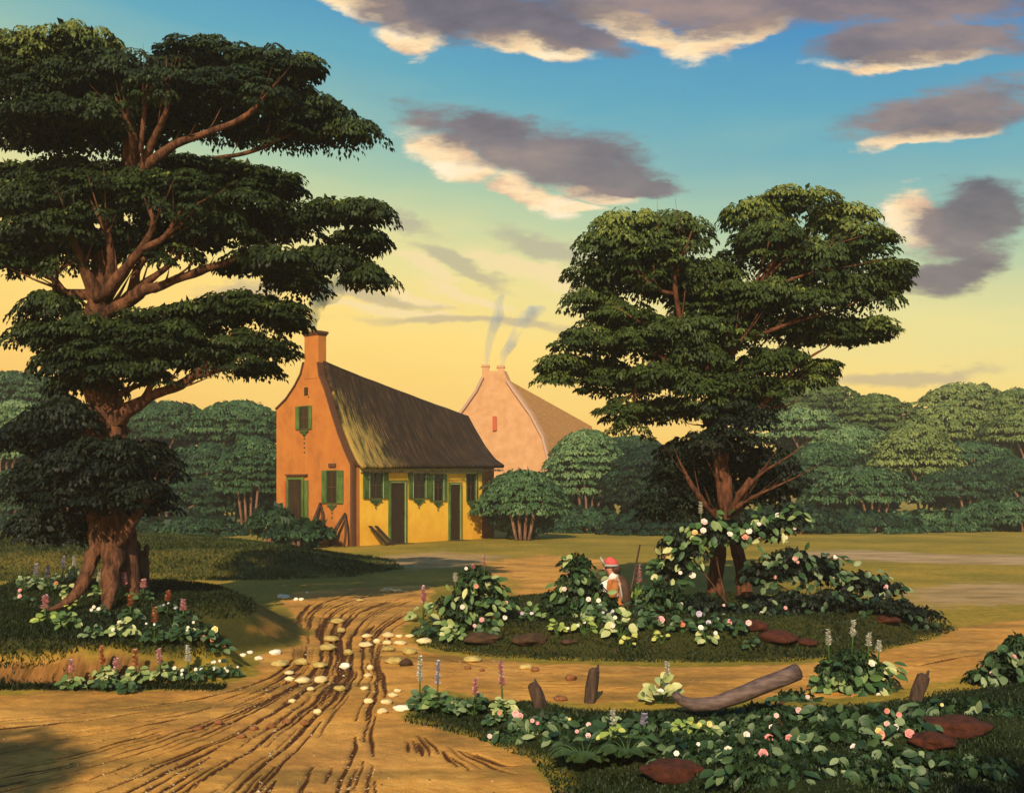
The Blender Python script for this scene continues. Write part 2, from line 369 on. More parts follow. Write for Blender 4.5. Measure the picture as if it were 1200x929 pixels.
def build_ground():
    xs = np.arange(-6.2, 6.2001, .015); g = []; d = .03; a = 6.2
    while a < 2600: a += d; d *= 1.07; g.append(a)
    xs = np.concatenate([-np.array(g)[::-1], xs, g])
    ys = []; y = 4.6
    while y < 2800: ys.append(y); y += max(.012, min(.7*y*y/2100, .05*y))
    back = []; y = 4.6; d = .05
    while y > -60: y -= d; d *= 1.3; back.append(y)
    ys = np.array(back[::-1]+ys)
    X, Y = np.meshgrid(xs, ys)
    Z = H(X, Y)
    near = (Y > 4.4) & (Y < 26) & (np.abs(X) < 14)
    rut = np.zeros(X.shape); rut[near] = rut_field(X[near], Y[near])
    e = .10*fbm(X, Y, 3.2, 12, 4)
    dirt = ss((sd(X, Y, P_ROAD)+e*1.6+.02)/.10)
    kind = np.zeros(X.shape)+.25*fbm(X, Y, .9, 40, 3)
    for P, wgt, k in P_PATHS:
        s = np.clip(ss((sd(X, Y, P)+e*5+.35)/.8)*wgt, 0, 1); kind = np.where(s > dirt, k, kind); dirt = np.maximum(dirt, s)
    # raw earth on the cut face of the left bank and of the hump
    fb = sd(X, Y, P_BANK); slope = np.hypot(*np.gradient(Z, 1)[::-1]) if False else None
    face = ss((fb+.16+e)/.1)*ss((.26-fb-e*.8)/.1)*ss((9.95-Y)/.3)*ss((-2.75-X)/.5)
    hd = sd(X, Y, P_HUMP); face2 = ss((hd-.05+e*3)/.2)*ss((.42-hd+e*3)/.2)*ss((X+3.1)/.4)*ss((12.4-Y)/.5)*.7
    raw = np.maximum(face, face2)
    dirt = np.maximum(dirt*(1-ss((fb+.05)/.1)*0), raw)
    fr = ss((sd(X, Y, P_FRONT)+e)/.15); isl = ss((sd(X, Y, P_ISLE)+e)/.15); bk = ss((fb-.18+e*.8)/.12)
    dirt = dirt*(1-fr)*(1-isl)
    rut = rut*dirt*(1-np.clip(raw, 0, 1))
    Z = Z-.022*rut-.02*raw*np.clip(vnoise(X*3.2+Y*.6, Y*.7, 2.4, 9), 0, 1)
    lush = np.clip(fr+isl*.9+.55*ss((sd(X, Y, P_HILL)+.3)/1.5)+.95*bk+.9*ss((hd+.35+e)/.4), 0, 1)
    ny, nx = X.shape
    idx = np.arange(nx*ny).reshape(ny, nx)
    F = np.stack([idx[:-1, :-1], idx[:-1, 1:], idx[1:, 1:], idx[1:, :-1]], -1).reshape(-1, 4)
    V = np.stack([X, Y, Z], -1).reshape(-1, 3)
    m, nt, b = newmat('earth and grass')
    def attr(n): q = nt.nodes.new('ShaderNodeAttribute'); q.attribute_name = n; return q.outputs['Fac']
    n1 = ntex(nt, 1.1, 6, .65); n2 = ntex(nt, 9, 6, .7); n3 = ntex(nt, 45, 4, .7); n0 = ntex(nt, .35, 4, .6)
    dc = ramp(nt, [(.3, (.26, .12, .03)), (.5, (.56, .27, .055)), (.7, (.78, .43, .10))], mathn(nt, 'ADD', mathn(nt, 'MULTIPLY', n1, .6), mathn(nt, 'MULTIPLY', n2, .4)))
    dc = mixc(nt, mathn(nt, 'MULTIPLY', attr('path'), .9, True), dc, (.40, .30, .17))
    # olive film of weeds over the old part of the track
    film = ramp(nt, [(.46, (0, 0, 0)), (.62, (1, 1, 1))], ntex(nt, 1, 6, .7, mapped(nt, (.45, 1.5, 1))))
    dc = mixc(nt, mathn(nt, 'MULTIPLY', film, .65), dc, (.14, .10, .028))
    dc = mixc(nt, mathn(nt, 'MULTIPLY', attr('rawearth'), .8, True), dc, ramp(nt, [(.42, (.045, .018, .008)), (.52, (.14, .062, .022)), (.66, (.26, .12, .04))], ntex(nt, 1, 6, .7, mapped(nt, (8, 1.2, 2.2), None, (0, .25, 0)), 1.2)))
    dc = mixc(nt, ramp(nt, [(.2, (0, 0, 0)), (.58, (.95, .95, .95))], attr('rut')), dc, (.060, .020, .008))
    gl = ramp(nt, [(.32, (.10, .095, .014)), (.5, (.25, .19, .026)), (.66, (.48, .28, .04))], mathn(nt, 'ADD', mathn(nt, 'MULTIPLY', n0, .5), mathn(nt, 'MULTIPLY', n2, .5)))
    gd = ramp(nt, [(.32, (.008, .013, .005)), (.5, (.018, .027, .008)), (.7, (.05, .052, .014))], mathn(nt, 'ADD', mathn(nt, 'MULTIPLY', n1, .45), mathn(nt, 'MULTIPLY', n3, .55)))  # dark grass base colour stands in for shade on verge and banks
    gc = mixc(nt, attr('lush'), gl, gd)
    nt.links.new(mixc(nt, attr('dirt'), gc, dc), b.inputs['Base Color']); b.inputs['Roughness'].default_value = .95
    b.inputs['Specular IOR Level'].default_value = .1
    bump(nt, b, mathn(nt, 'ADD', n3, mathn(nt, 'MULTIPLY', n2, 1.5)), .6, .02)
    o = np_obj('ground', V, F, m, smooth=True); tag(o, kind='structure')
    for n, a in (('dirt', dirt), ('rut', rut), ('lush', lush), ('path', np.clip(kind, 0, 1)), ('rawearth', raw)):
        q = o.data.attributes.new(n, 'FLOAT', 'POINT'); q.data.foreach_set('value', a.ravel().astype(np.float32))
    return o
build_ground()

# ------------------------------------------------------------------ leaves
def unit(a): return a/np.maximum(np.linalg.norm(a, axis=-1, keepdims=True), 1e-9)
T_SMALL = (np.array([[0, 0, 0], [.45, .5, .10], [1, 0, -.12], [.45, -.5, .10]]), np.array([[0, 3, 2, 1]]))
_x = [0, .18, .45, .78]; _w = [0, .36, .5, .34]
T_OVAL = (np.array([[0, 0, 0], [.18, .34, .05], [.48, .5, .07], [.8, .34, .02], [1, 0, -.12], [.8, -.34, .02], [.48, -.5, .07], [.18, -.34, .05], [.2, 0, 0], [.48, 0, 0], [.8, 0, -.04]]),
          np.array([[0, 8, 1, 1], [8, 9, 2, 1], [9, 10, 3, 2], [10, 4, 3, 3], [0, 7, 8, 8], [7, 6, 9, 8], [6, 5, 10, 9], [5, 4, 10, 10]]))
def inst(T, pos, d, nrm, L, W):
    """leaf meshes at pos, long axis d, facing nrm"""
    d = unit(d); s = unit(np.cross(nrm, d)); n = np.cross(d, s)
    t = T[0]; N = len(pos); L = np.broadcast_to(L, N)[:, None, None]; W = np.broadcast_to(W, N)[:, None, None]
    V = pos[:, None, :]+d[:, None, :]*t[None, :, 0:1]*L+s[:, None, :]*t[None, :, 1:2]*W+n[:, None, :]*t[None, :, 2:3]*L
    k = len(t); F = (T[1][None]+(np.arange(N)*k)[:, None, None]).reshape(-1, T[1].shape[1])
    return V.reshape(-1, 3), F, k
class Leaves:
    def __init__(s, T=T_SMALL): s.V = []; s.F = []; s.t = []; s.n = 0; s.T = T
    def add(s, pos, d, nrm, L, W, tint):
        V, F, k = inst(s.T, pos, d, nrm, L, W)
        s.V.append(V); s.F.append(F+s.n); s.t.append(np.repeat(np.broadcast_to(tint, len(pos)), k)); s.n += len(V)
    def build(s, name, mat, parent=None, loc=None):
        V = np.concatenate(s.V); F = np.concatenate(s.F); t = np.concatenate(s.t)
        if s.T is T_OVAL:        # triangles were written as doubled quads
            F = np.concatenate([F[:, :3], F[:, [0, 2, 3]]]); F = F[(F[:, 0] != F[:, 1]) & (F[:, 1] != F[:, 2]) & (F[:, 0] != F[:, 2])]
        return np_obj(name, V, F, mat, parent, t, loc=loc)
def tufts(Lv, c, phi, tr, per, ll, lw, tint0, droop=.9, spread=1.0, tilt=None):
    """umbrella shaped sprays: c (n,3) centres, phi (n,) outward heading"""
    n = len(c); N = n*per
    C = np.repeat(c, per, 0); ph = np.repeat(phi, per)+NR.normal(0, spread, N)
    trr = np.repeat(np.broadcast_to(tr, n)*NR.uniform(.75, 1.25, n), per)
    q = np.sqrt(NR.random(N)); r = trr*q
    h = -trr*.55*q*q*droop+NR.normal(0, .04, N)*trr
    cs, sn = np.cos(ph), np.sin(ph)
    pos = C+np.stack([cs*r, sn*r, h], -1)
    d = np.stack([cs+NR.normal(0, .25, N), sn+NR.normal(0, .25, N), -.25-.9*q*droop+NR.normal(0, .18, N)], -1)
    nr = np.stack([cs*.5+NR.normal(0, .3, N), sn*.5+NR.normal(0, .3, N), 1+NR.normal(0, .2, N)], -1)
    tn = np.clip(np.repeat(np.broadcast_to(tint0, n)+NR.normal(0, .10, n), per)+NR.normal(0, .11, N), 0, 1)
    Lv.add(pos, d, nr, ll*NR.uniform(.7, 1.3, N), lw*NR.uniform(.7, 1.3, N), tn)
def clump(Lv, cen, rad, nt_, tr, per, ll, lw, tint, fill=0):
    """one bough: sprays over the shell of an ellipsoid, a few leaves inside"""
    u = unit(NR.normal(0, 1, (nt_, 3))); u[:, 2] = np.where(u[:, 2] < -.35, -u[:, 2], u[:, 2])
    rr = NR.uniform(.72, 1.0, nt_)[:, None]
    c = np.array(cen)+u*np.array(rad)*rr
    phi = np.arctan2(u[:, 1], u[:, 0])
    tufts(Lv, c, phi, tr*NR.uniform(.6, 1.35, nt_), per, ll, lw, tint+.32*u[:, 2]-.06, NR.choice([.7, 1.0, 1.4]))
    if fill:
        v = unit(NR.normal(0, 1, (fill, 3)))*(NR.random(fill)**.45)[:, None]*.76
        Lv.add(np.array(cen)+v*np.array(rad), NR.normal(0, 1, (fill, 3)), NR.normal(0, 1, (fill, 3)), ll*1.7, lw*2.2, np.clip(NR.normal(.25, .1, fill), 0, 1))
def limb_px(mb, pts, n=8, jit=.35, taper=False):
    """pts: (u, v, depth, radius in px at that depth)"""
    P = []; Rr = []
    for a, b in zip(pts[:-1], pts[1:]):
        for k in range(4):
            f = k/4; P.append(at(*(a[i]*(1-f)+b[i]*f for i in range(3)))); Rr.append((a[3]*(1-f)+b[3]*f)*a[2]/FP)
    if pts[-1][3] < 6 and taper:
        p_, q_ = at(*pts[-2][:3]), at(*pts[-1][:3]); r_ = pts[-1][3]*pts[-1][2]/FP
        for f in (0, .4, .75, 1): P.append(q_+(q_-p_)*f*.6+Vector((0, 0, .05*f))); Rr.append(r_*(.9-.8*f))
        for k in range(5):    # twigs
            f = R.uniform(.15, 1); i = R.randrange(len(pts)-1); a_ = at(*pts[i][:3]); b_ = at(*pts[i+1][:3]); c_ = a_*(1-f)+b_*f
            dd = (b_-a_).normalized()+Vector((R.uniform(-.8, .8), R.uniform(-.5, .3), R.uniform(0, .9))); l_ = R.uniform(.18, .42); rr_ = min(pts[i][3], pts[i+1][3])*pts[i][2]/FP*.4
            mb.tube([c_, c_+dd*l_*.5, c_+dd*l_+Vector((0, 0, .04))], [rr_, rr_*.6, rr_*.12], 6, .2)
    else: P.append(at(*pts[-1][:3])); Rr.append(pts[-1][3]*pts[-1][2]/FP)
    for i in range(1, len(P)-1):
        w = Rr[i]*.35; P[i] = P[i]+Vector((R.uniform(-w, w), R.uniform(-w, w), R.uniform(-w, w)))
    for _ in range(2):
        Q = P[:]
        for i in range(1, len(P)-1): Q[i] = (P[i-1]+P[i]*2+P[i+1])/4
        P = Q
    mb.tube(P, Rr, n, jit)

# ------------------------------------------------------------------ left tree
DL = 12.0
lt = thing('old_tree', 'huge dark spreading tree with splayed roots on the left bank', 'tree', gx(128, DL), 'large trees in the foreground')
mb = MB()
limb_px(mb, [(154, 724, DL+.1, 13), (152, 695, DL+.1, 11), (147, 665, DL, 14), (138, 640, DL, 20), (131, 600, DL, 24), (124, 550, DL, 24), (121, 505, DL, 24), (122, 465, DL, 19), (120, 410, DL, 15), (112, 370, DL, 13), (114, 340, DL, 12), (120, 300, DL, 9), (134, 240, DL+.1, 8), (152, 200, DL, 9), (154, 150, DL, 5), (142, 90, DL, 2)], 16, .5)
mb.build('trunk', M['bark'], lt, True)
ROOTS = [[(119, 612, DL-.15, 13), (113, 640, DL-.25, 8.5), (106, 664, DL-.32, 7), (97, 685, DL-.42, 7), (84, 703, DL-.55, 5.5), (62, 714, DL-.65, 3), (44, 718, DL-.7, 1.5)],
         [(128, 630, DL-.2, 14), (132, 660, DL-.3, 10.5), (133, 690, DL-.42, 8.5), (125, 712, DL-.55, 6), (108, 724, DL-.7, 4), (92, 732, DL-.8, 1.5)],
         [(146, 640, DL, 12), (154, 690, DL-.05, 8), (164, 716, DL-.15, 5), (186, 730, DL-.25, 2)],
         [(132, 650, DL+.3, 10), (124, 690, DL+.5, 8), (118, 712, DL+.8, 5)]]
mb = MB()
for r in ROOTS: limb_px(mb, r, 10, .5)
mb.build('roots', M['bark'], lt, True)
LIMBS = [[(116, 352, DL-.1, 14), (97, 310, DL-.35, 9), (86, 280, DL-.5, 6), (84, 262, DL-.6, 3)],
         [(112, 345, DL, 11), (75, 345, DL-.1, 8), (62, 325, DL-.1, 6), (40, 318, DL, 5), (12, 306, DL, 3)],
         [(66, 345, DL, 7), (64, 320, DL-.1, 5), (80, 310, DL-.2, 3)],
         [(124, 350, DL-.1, 11), (132, 310, DL-.4, 8), (125, 270, DL-.6, 6), (112, 248, DL-.6, 3)],
         [(124, 348, DL-.1, 13), (150, 310, DL-.5, 9), (172, 285, DL-.7, 7), (182, 260, DL-.8, 5), (172, 240, DL-.8, 3)],
         [(168, 292, DL-.65, 7), (195, 280, DL-.8, 5), (212, 245, DL-.9, 4), (235, 238, DL-1, 2)],
         [(150, 352, DL, 13), (165, 342, DL-.2, 11), (200, 330, DL-.4, 8), (235, 318, DL-.5, 7), (262, 308, DL-.4, 6), (300, 292, DL-.2, 3)],
         [(120, 365, DL, 16), (155, 352, DL, 13), (158, 320, DL-.1, 8), (170, 300, DL-.1, 5)],
         [(152, 345, DL-.1, 9), (185, 322, DL-.3, 6), (210, 300, DL-.5, 4)],
         [(152, 215, DL, 12), (158, 180, DL-.4, 10), (154, 150, DL-.6, 7), (142, 130, DL-.7, 4)],
         [(162, 205, DL-.2, 9), (180, 165, DL-.5, 7), (198, 125, DL-.8, 5), (196, 92, DL-.8, 3)],
         [(160, 205, DL-.2, 10), (205, 168, DL-.6, 8), (245, 155, DL-.8, 6), (285, 140, DL-.9, 5), (312, 112, DL-.9, 3)],
         [(250, 185, DL-.2, 3), (280, 182, DL-.2, 4), (310, 172, DL-.2, 4), (340, 158, DL, 2)],
         [(165, 180, DL-.5, 5), (170, 130, DL-.7, 4), (172, 100, DL-.7, 2)],
         [(125, 500, DL-.1, 16), (145, 485, DL-.2, 12), (178, 462, DL-.3, 9), (212, 452, DL-.3, 8), (240, 428, DL-.3, 7), (262, 405, DL-.3, 4)],
         [(168, 468, DL-.3, 6), (182, 440, DL-.4, 5), (186, 415, DL-.4, 3)],
         [(140, 462, DL, 7), (155, 455, DL-.1, 5), (180, 445, DL-.2, 3)],
         [(228, 442, DL-.3, 5), (255, 434, DL-.3, 4), (285, 428, DL-.2, 2)],
         [(135, 640, DL-.3, 9), (152, 618, DL-.4, 8), (165, 596, DL-.4, 5), (178, 570, DL-.3, 3)],
         [(110, 600, DL-.3, 9), (108, 580, DL-.4, 8), (106, 570, DL-.35, 5)],
         [(108, 470, DL-.1, 12), (102, 440, DL-.2, 8), (80, 410, DL-.1, 4)]]
ENDL = []; ENDR = []
for l in LIMBS:
    l = [(u, v, DL+(d-DL)*.75, r*(.82 if v > 480 else .62)) for u, v, d, r in l]; ENDL.append(l); mb = MB(); limb_px(mb, l, 9, .4, True); mb.build('limb', M['bark'], lt, True)
CL = [(22, 58, 42, 30, .95), (85, 50, 55, 28, .9), (60, 105, 85, 42, .35), (150, 95, 60, 40, .3), (205, 85, 40, 26, .45), (245, 68, 58, 32, .4), (325, 72, 42, 22, .45), (285, 108, 75, 36, .3), (362, 128, 55, 24, .4), (412, 148, 30, 15, .55), (320, 150, 70, 20, .3), (205, 138, 75, 32, .25), (110, 155, 70, 26, .2), (25, 150, 50, 32, .25), (350, 72, 22, 14, .55),
      (20, 235, 55, 34, .4), (105, 228, 75, 36, .35), (195, 222, 65, 34, .4), (285, 212, 55, 28, .45), (325, 212, 30, 18, .5), (235, 265, 75, 34, .35), (320, 262, 60, 30, .4), (395, 245, 45, 20, .45), (432, 240, 20, 13, .5), (420, 276, 28, 16, .45), (430, 315, 20, 15, .45), (385, 300, 42, 22, .4), (305, 305, 42, 20, .35), (345, 325, 30, 14, .4), (50, 280, 60, 34, .35), (15, 300, 32, 22, .4), (150, 278, 60, 26, .3), (130, 205, 50, 22, .25), (215, 188, 60, 12, .3), (75, 190, 50, 12, .3), (20, 200, 30, 16, .35), (260, 200, 40, 12, .35),
      (62, 352, 34, 20, .5), (55, 385, 35, 22, .45), (110, 388, 62, 30, .4), (180, 385, 55, 36, .3), (228, 368, 45, 26, .4), (280, 355, 42, 22, .45), (318, 362, 32, 18, .4), (334, 372, 13, 8, .5), (298, 402, 42, 24, .3), (225, 415, 50, 22, .2), (150, 415, 50, 26, .2), (85, 418, 38, 20, .35), (102, 442, 34, 18, .2), (305, 425, 15, 9, .4)]
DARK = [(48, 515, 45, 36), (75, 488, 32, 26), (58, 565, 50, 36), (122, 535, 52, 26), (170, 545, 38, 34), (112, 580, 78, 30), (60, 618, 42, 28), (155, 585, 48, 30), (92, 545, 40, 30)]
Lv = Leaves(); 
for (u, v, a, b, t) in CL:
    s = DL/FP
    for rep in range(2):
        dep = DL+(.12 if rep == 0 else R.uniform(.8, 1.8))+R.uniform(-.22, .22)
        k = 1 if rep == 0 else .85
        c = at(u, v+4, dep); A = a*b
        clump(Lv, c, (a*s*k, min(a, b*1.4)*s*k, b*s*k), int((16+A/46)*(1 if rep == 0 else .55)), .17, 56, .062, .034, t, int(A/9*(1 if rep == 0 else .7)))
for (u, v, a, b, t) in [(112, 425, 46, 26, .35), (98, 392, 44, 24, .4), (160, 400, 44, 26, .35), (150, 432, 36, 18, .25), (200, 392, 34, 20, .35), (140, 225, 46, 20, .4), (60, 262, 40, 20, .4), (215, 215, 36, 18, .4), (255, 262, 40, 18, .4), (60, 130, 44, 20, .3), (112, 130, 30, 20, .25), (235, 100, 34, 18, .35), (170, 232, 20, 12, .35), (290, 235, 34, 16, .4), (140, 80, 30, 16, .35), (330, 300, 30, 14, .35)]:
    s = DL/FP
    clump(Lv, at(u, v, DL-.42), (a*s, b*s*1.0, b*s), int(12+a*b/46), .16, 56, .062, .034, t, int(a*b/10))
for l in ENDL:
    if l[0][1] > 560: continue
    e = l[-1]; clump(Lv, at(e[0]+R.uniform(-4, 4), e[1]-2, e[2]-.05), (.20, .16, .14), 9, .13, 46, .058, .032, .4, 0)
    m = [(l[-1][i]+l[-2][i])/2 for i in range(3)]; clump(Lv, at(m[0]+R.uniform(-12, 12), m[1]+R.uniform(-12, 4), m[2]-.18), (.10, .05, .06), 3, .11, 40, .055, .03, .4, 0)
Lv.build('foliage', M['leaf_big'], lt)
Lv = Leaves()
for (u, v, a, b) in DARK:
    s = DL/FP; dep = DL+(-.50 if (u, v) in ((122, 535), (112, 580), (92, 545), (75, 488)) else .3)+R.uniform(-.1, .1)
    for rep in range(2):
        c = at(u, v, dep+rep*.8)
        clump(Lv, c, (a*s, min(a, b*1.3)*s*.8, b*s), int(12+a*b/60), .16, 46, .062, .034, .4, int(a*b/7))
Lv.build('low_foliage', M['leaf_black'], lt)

# ------------------------------------------------------------------ right tree
DR = 13.9
rt = thing('twin_stemmed_tree', 'tall olive green tree on two stems rising from the flowery island between the roads', 'tree', gx(852, DR), 'large trees in the foreground')
mb = MB()
limb_px(mb, [(836, 706, DR, 10), (838, 680, DR, 8), (842, 640, DR, 9), (848, 605, DR, 9), (850, 575, DR, 8), (846, 530, DR, 9), (842, 495, DR, 10), (838, 462, DR, 8), (846, 425, DR, 7), (862, 385, DR-.15, 6), (882, 345, DR-.3, 4.5), (908, 305, DR-.35, 3), (925, 270, DR-.3, 1.5)], 12, .45)
mb.build('trunk', M['bark_right'], rt, True)
mb = MB()
limb_px(mb, [(874, 706, DR-.05, 10), (871, 680, DR-.1, 8), (866, 650, DR, 7.5), (856, 615, DR, 9), (864, 585, DR-.1, 6), (880, 560, DR-.2, 3)], 10, .45)
mb.build('trunk', M['bark_right'], rt, True)
RL = [[(848, 612, DR, 9), (828, 592, DR-.4, 7), (812, 572, DR-.5, 6), (798, 545, DR-.6, 3)],
      [(855, 605, DR-.1, 8), (868, 578, DR-.5, 6), (888, 556, DR-.6, 4), (925, 535, DR-.6, 2)],
      [(858, 598, DR-.3, 6), (885, 580, DR-.6, 4), (932, 560, DR-.6, 2)],
      [(846, 600, DR-.2, 6), (842, 565, DR-.5, 5), (835, 530, DR-.6, 3)],
      [(846, 500, DR-.2, 10), (838, 470, DR-.5, 7), (824, 445, DR-.6, 5)],
      [(838, 490, DR-.3, 8), (826, 500, DR-.4, 5), (822, 470, DR-.6, 3)],
      [(850, 480, DR-.3, 9), (858, 458, DR-.5, 7)],
      [(852, 425, DR-.4, 11), (862, 405, DR-.7, 8), (872, 395, DR-.8, 5)],
      [(842, 440, DR-.2, 8), (800, 400, DR-.3, 6), (792, 345, DR-.6, 6), (788, 310, DR-.7, 5), (770, 292, DR-.7, 3)],
      [(790, 325, DR-.6, 5), (806, 285, DR-.7, 3)],
      [(792, 345, DR-.5, 5), (775, 342, DR-.7, 4), (756, 328, DR-.7, 2)],
      [(835, 450, DR-.2, 6), (780, 395, DR-.5, 5), (740, 372, DR-.6, 3)],
      [(830, 452, DR-.2, 6), (770, 412, DR-.5, 4), (700, 405, DR-.5, 2)],
      [(768, 420, DR-.3, 5), (750, 440, DR-.4, 6), (742, 465, DR-.4, 5), (748, 485, DR-.4, 4), (738, 505, DR-.3, 2)],
      [(868, 400, DR-.4, 6), (930, 378, DR-.6, 4), (985, 362, DR-.6, 2)],
      [(880, 350, DR-.4, 5), (920, 300, DR-.7, 3), (985, 285, DR-.7, 2)],
      [(885, 345, DR-.5, 5), (945, 320, DR-.7, 3), (1010, 310, DR-.6, 1.5)],
      [(872, 370, DR-.5, 5), (890, 320, DR-.7, 3), (902, 280, DR-.7, 2)],
      [(865, 505, DR-.1, 8), (892, 476, DR-.2, 5.5), (912, 455, DR-.2, 5), (935, 428, DR-.2, 4), (955, 415, DR-.2, 3), (972, 405, DR-.2, 1.5)],
      [(898, 466, DR-.2, 4), (902, 440, DR-.2, 3), (905, 425, DR-.2, 2)],
      [(888, 480, DR-.2, 3), (908, 478, DR-.2, 2.5), (928, 474, DR-.2, 1)],
      [(910, 460, DR-.2, 3), (920, 457, DR-.2, 1)]]
for l in RL:
    l = [(u, v, DR+(d-DR)*(.6 if v < 600 else .75), r*.5) for u, v, d, r in l]; ENDR.append(l); mb = MB(); limb_px(mb, l, 8, .4, True); mb.build('limb', M['bark_right'], rt, True)
CR = [(742, 262, 46, 24, .85), (715, 285, 40, 26, .6), (788, 268, 40, 28, .6), (705, 322, 38, 26, .5), (692, 345, 26, 14, .55), (758, 320, 55, 34, .35), (728, 372, 50, 28, .4), (690, 398, 38, 22, .45), (660, 424, 22, 16, .6), (690, 428, 44, 18, .45), (722, 445, 45, 26, .4), (738, 480, 34, 20, .35), (768, 398, 48, 34, .3), (808, 330, 42, 38, .35), (835, 318, 30, 24, .45), (650, 435, 12, 9, .7),
      (880, 248, 32, 24, .75), (935, 232, 42, 20, .95), (985, 255, 40, 26, .85), (1012, 285, 34, 28, .6), (1044, 310, 20, 17, .55), (905, 290, 52, 38, .5), (960, 310, 58, 38, .4), (1002, 340, 42, 28, .45), (1020, 385, 24, 20, .55), (990, 385, 42, 24, .45), (940, 385, 52, 28, .4), (885, 360, 50, 38, .4), (835, 395, 52, 36, .4), (828, 355, 42, 32, .45), (850, 438, 46, 26, .35), (800, 438, 42, 28, .35), (784, 474, 22, 16, .3), (902, 420, 38, 22, .4), (952, 435, 16, 11, .6), (965, 425, 10, 12, .6), (905, 445, 16, 12, .6), (880, 462, 26, 15, .4), (1045, 328, 12, 8, .5)]
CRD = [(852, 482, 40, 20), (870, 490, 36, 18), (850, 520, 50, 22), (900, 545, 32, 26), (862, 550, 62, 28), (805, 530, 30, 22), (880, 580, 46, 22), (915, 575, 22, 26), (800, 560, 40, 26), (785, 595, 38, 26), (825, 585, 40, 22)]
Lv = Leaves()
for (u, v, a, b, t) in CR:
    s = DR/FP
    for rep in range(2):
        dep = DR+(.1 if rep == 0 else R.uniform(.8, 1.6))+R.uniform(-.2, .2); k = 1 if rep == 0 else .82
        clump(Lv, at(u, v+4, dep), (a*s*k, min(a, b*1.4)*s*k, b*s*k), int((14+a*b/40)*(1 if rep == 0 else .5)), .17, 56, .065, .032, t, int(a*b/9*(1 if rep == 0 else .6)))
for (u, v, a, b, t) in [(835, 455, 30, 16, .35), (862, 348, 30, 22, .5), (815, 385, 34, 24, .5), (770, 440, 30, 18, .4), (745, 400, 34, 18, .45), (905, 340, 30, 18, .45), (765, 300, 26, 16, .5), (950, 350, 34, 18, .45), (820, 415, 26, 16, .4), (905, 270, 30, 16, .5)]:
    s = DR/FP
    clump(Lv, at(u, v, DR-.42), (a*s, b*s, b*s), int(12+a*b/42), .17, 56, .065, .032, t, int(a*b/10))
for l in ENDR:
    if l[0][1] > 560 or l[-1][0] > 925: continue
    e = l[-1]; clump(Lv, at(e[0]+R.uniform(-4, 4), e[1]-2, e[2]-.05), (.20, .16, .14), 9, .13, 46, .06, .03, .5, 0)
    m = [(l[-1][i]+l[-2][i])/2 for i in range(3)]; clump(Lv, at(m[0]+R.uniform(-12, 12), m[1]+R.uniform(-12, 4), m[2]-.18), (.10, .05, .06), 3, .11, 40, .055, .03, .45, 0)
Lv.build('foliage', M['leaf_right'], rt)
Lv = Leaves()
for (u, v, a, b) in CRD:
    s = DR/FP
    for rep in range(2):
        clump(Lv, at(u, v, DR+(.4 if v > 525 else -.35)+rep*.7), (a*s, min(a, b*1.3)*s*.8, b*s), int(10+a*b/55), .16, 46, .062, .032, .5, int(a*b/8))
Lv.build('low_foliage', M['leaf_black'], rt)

# ------------------------------------------------------------------ far trees: domed crowns over bunches of stems
def far_tree(u, v, a, b, y, label, mat='leaf_far', tint=.5, name='domed_tree', stems=4, stem_px=None, cat='tree', group='domed trees of the far grove'):
    s = y/FP; base = gx(u, y)
    t = thing(name, label, cat, base, group)
    top = at(u, v, y)
    Lv = Leaves()
    rx, rz = a*s, b*s; ry = rx*.8
    rows = max(4, int(b/R.uniform(4.0, 5.4))); tr = R.uniform(.40, .54)*(y/45); ly = R.uniform(-.25, .25)
    for k in range(rows):
        f = (k+.3)/rows; el = math.pi/2*(1-f*1.12)
        ring = math.cos(el); z = math.sin(el)
        n = max(5, int(2*math.pi*max(rx, ry)*ring/(tr*.45)))
        w = np.arange(n)/n*2*math.pi+k*.7+NR.normal(0, .12, n)
        wob = 1+.12*np.sin(w*2+u+k*.4)+.06*np.sin(w*5+k)+NR.normal(0, .05, n)
        st = 1+NR.normal(0, .045)
        c = np.stack([top.x+rx*ring*st*wob*np.cos(w), top.y+ry*ring*st*wob*np.sin(w), np.full(n, top.z+(rz*z if z > 0 else rz*z*.9))+NR.normal(0, .03, n)], -1)
        tufts(Lv, c, w, tr*.75, 30, .16*(y/45), .075*(y/45), tint+NR.normal(0, .06), .95, .6)
    fl = int(a*b*.8)
    vv = unit(NR.normal(0, 1, (fl, 3)))*(NR.random(fl)**.4)[:, None]*.85
    Lv.add(np.array(top)+vv*np.array((rx, ry, rz)), NR.normal(0, 1, (fl, 3)), NR.normal(0, 1, (fl, 3)), .4, .3, .1)
    Lv.build('crown', M[mat], t)
    for k in range(stems):
        mb = MB(); o = (k-(stems-1)/2)
        b0 = base+Vector((o*.16*y/45, 0, -.1)); e = top+Vector((o*rx*.34, -ry*.80+R.uniform(0, .2), rz*.10))
        mid = b0*.45+e*.55; mid.x -= o*rx*.10
        mid = b0*.25+e*.75; mid.x = e.x*.4+b0.x*.6; mid.y = top.y-ry*(.98+.03*(k % 2)); b0.y = top.y-ry*(.9+.04*(k % 2))
        mb.tube([b0, b0*.6+mid*.4, mid, mid*.5+e*.5, e], [.058, .052, .048, .04, .02], 6, .3)
        mb.build('trunk', M['bark_far'], t, True)
    return t
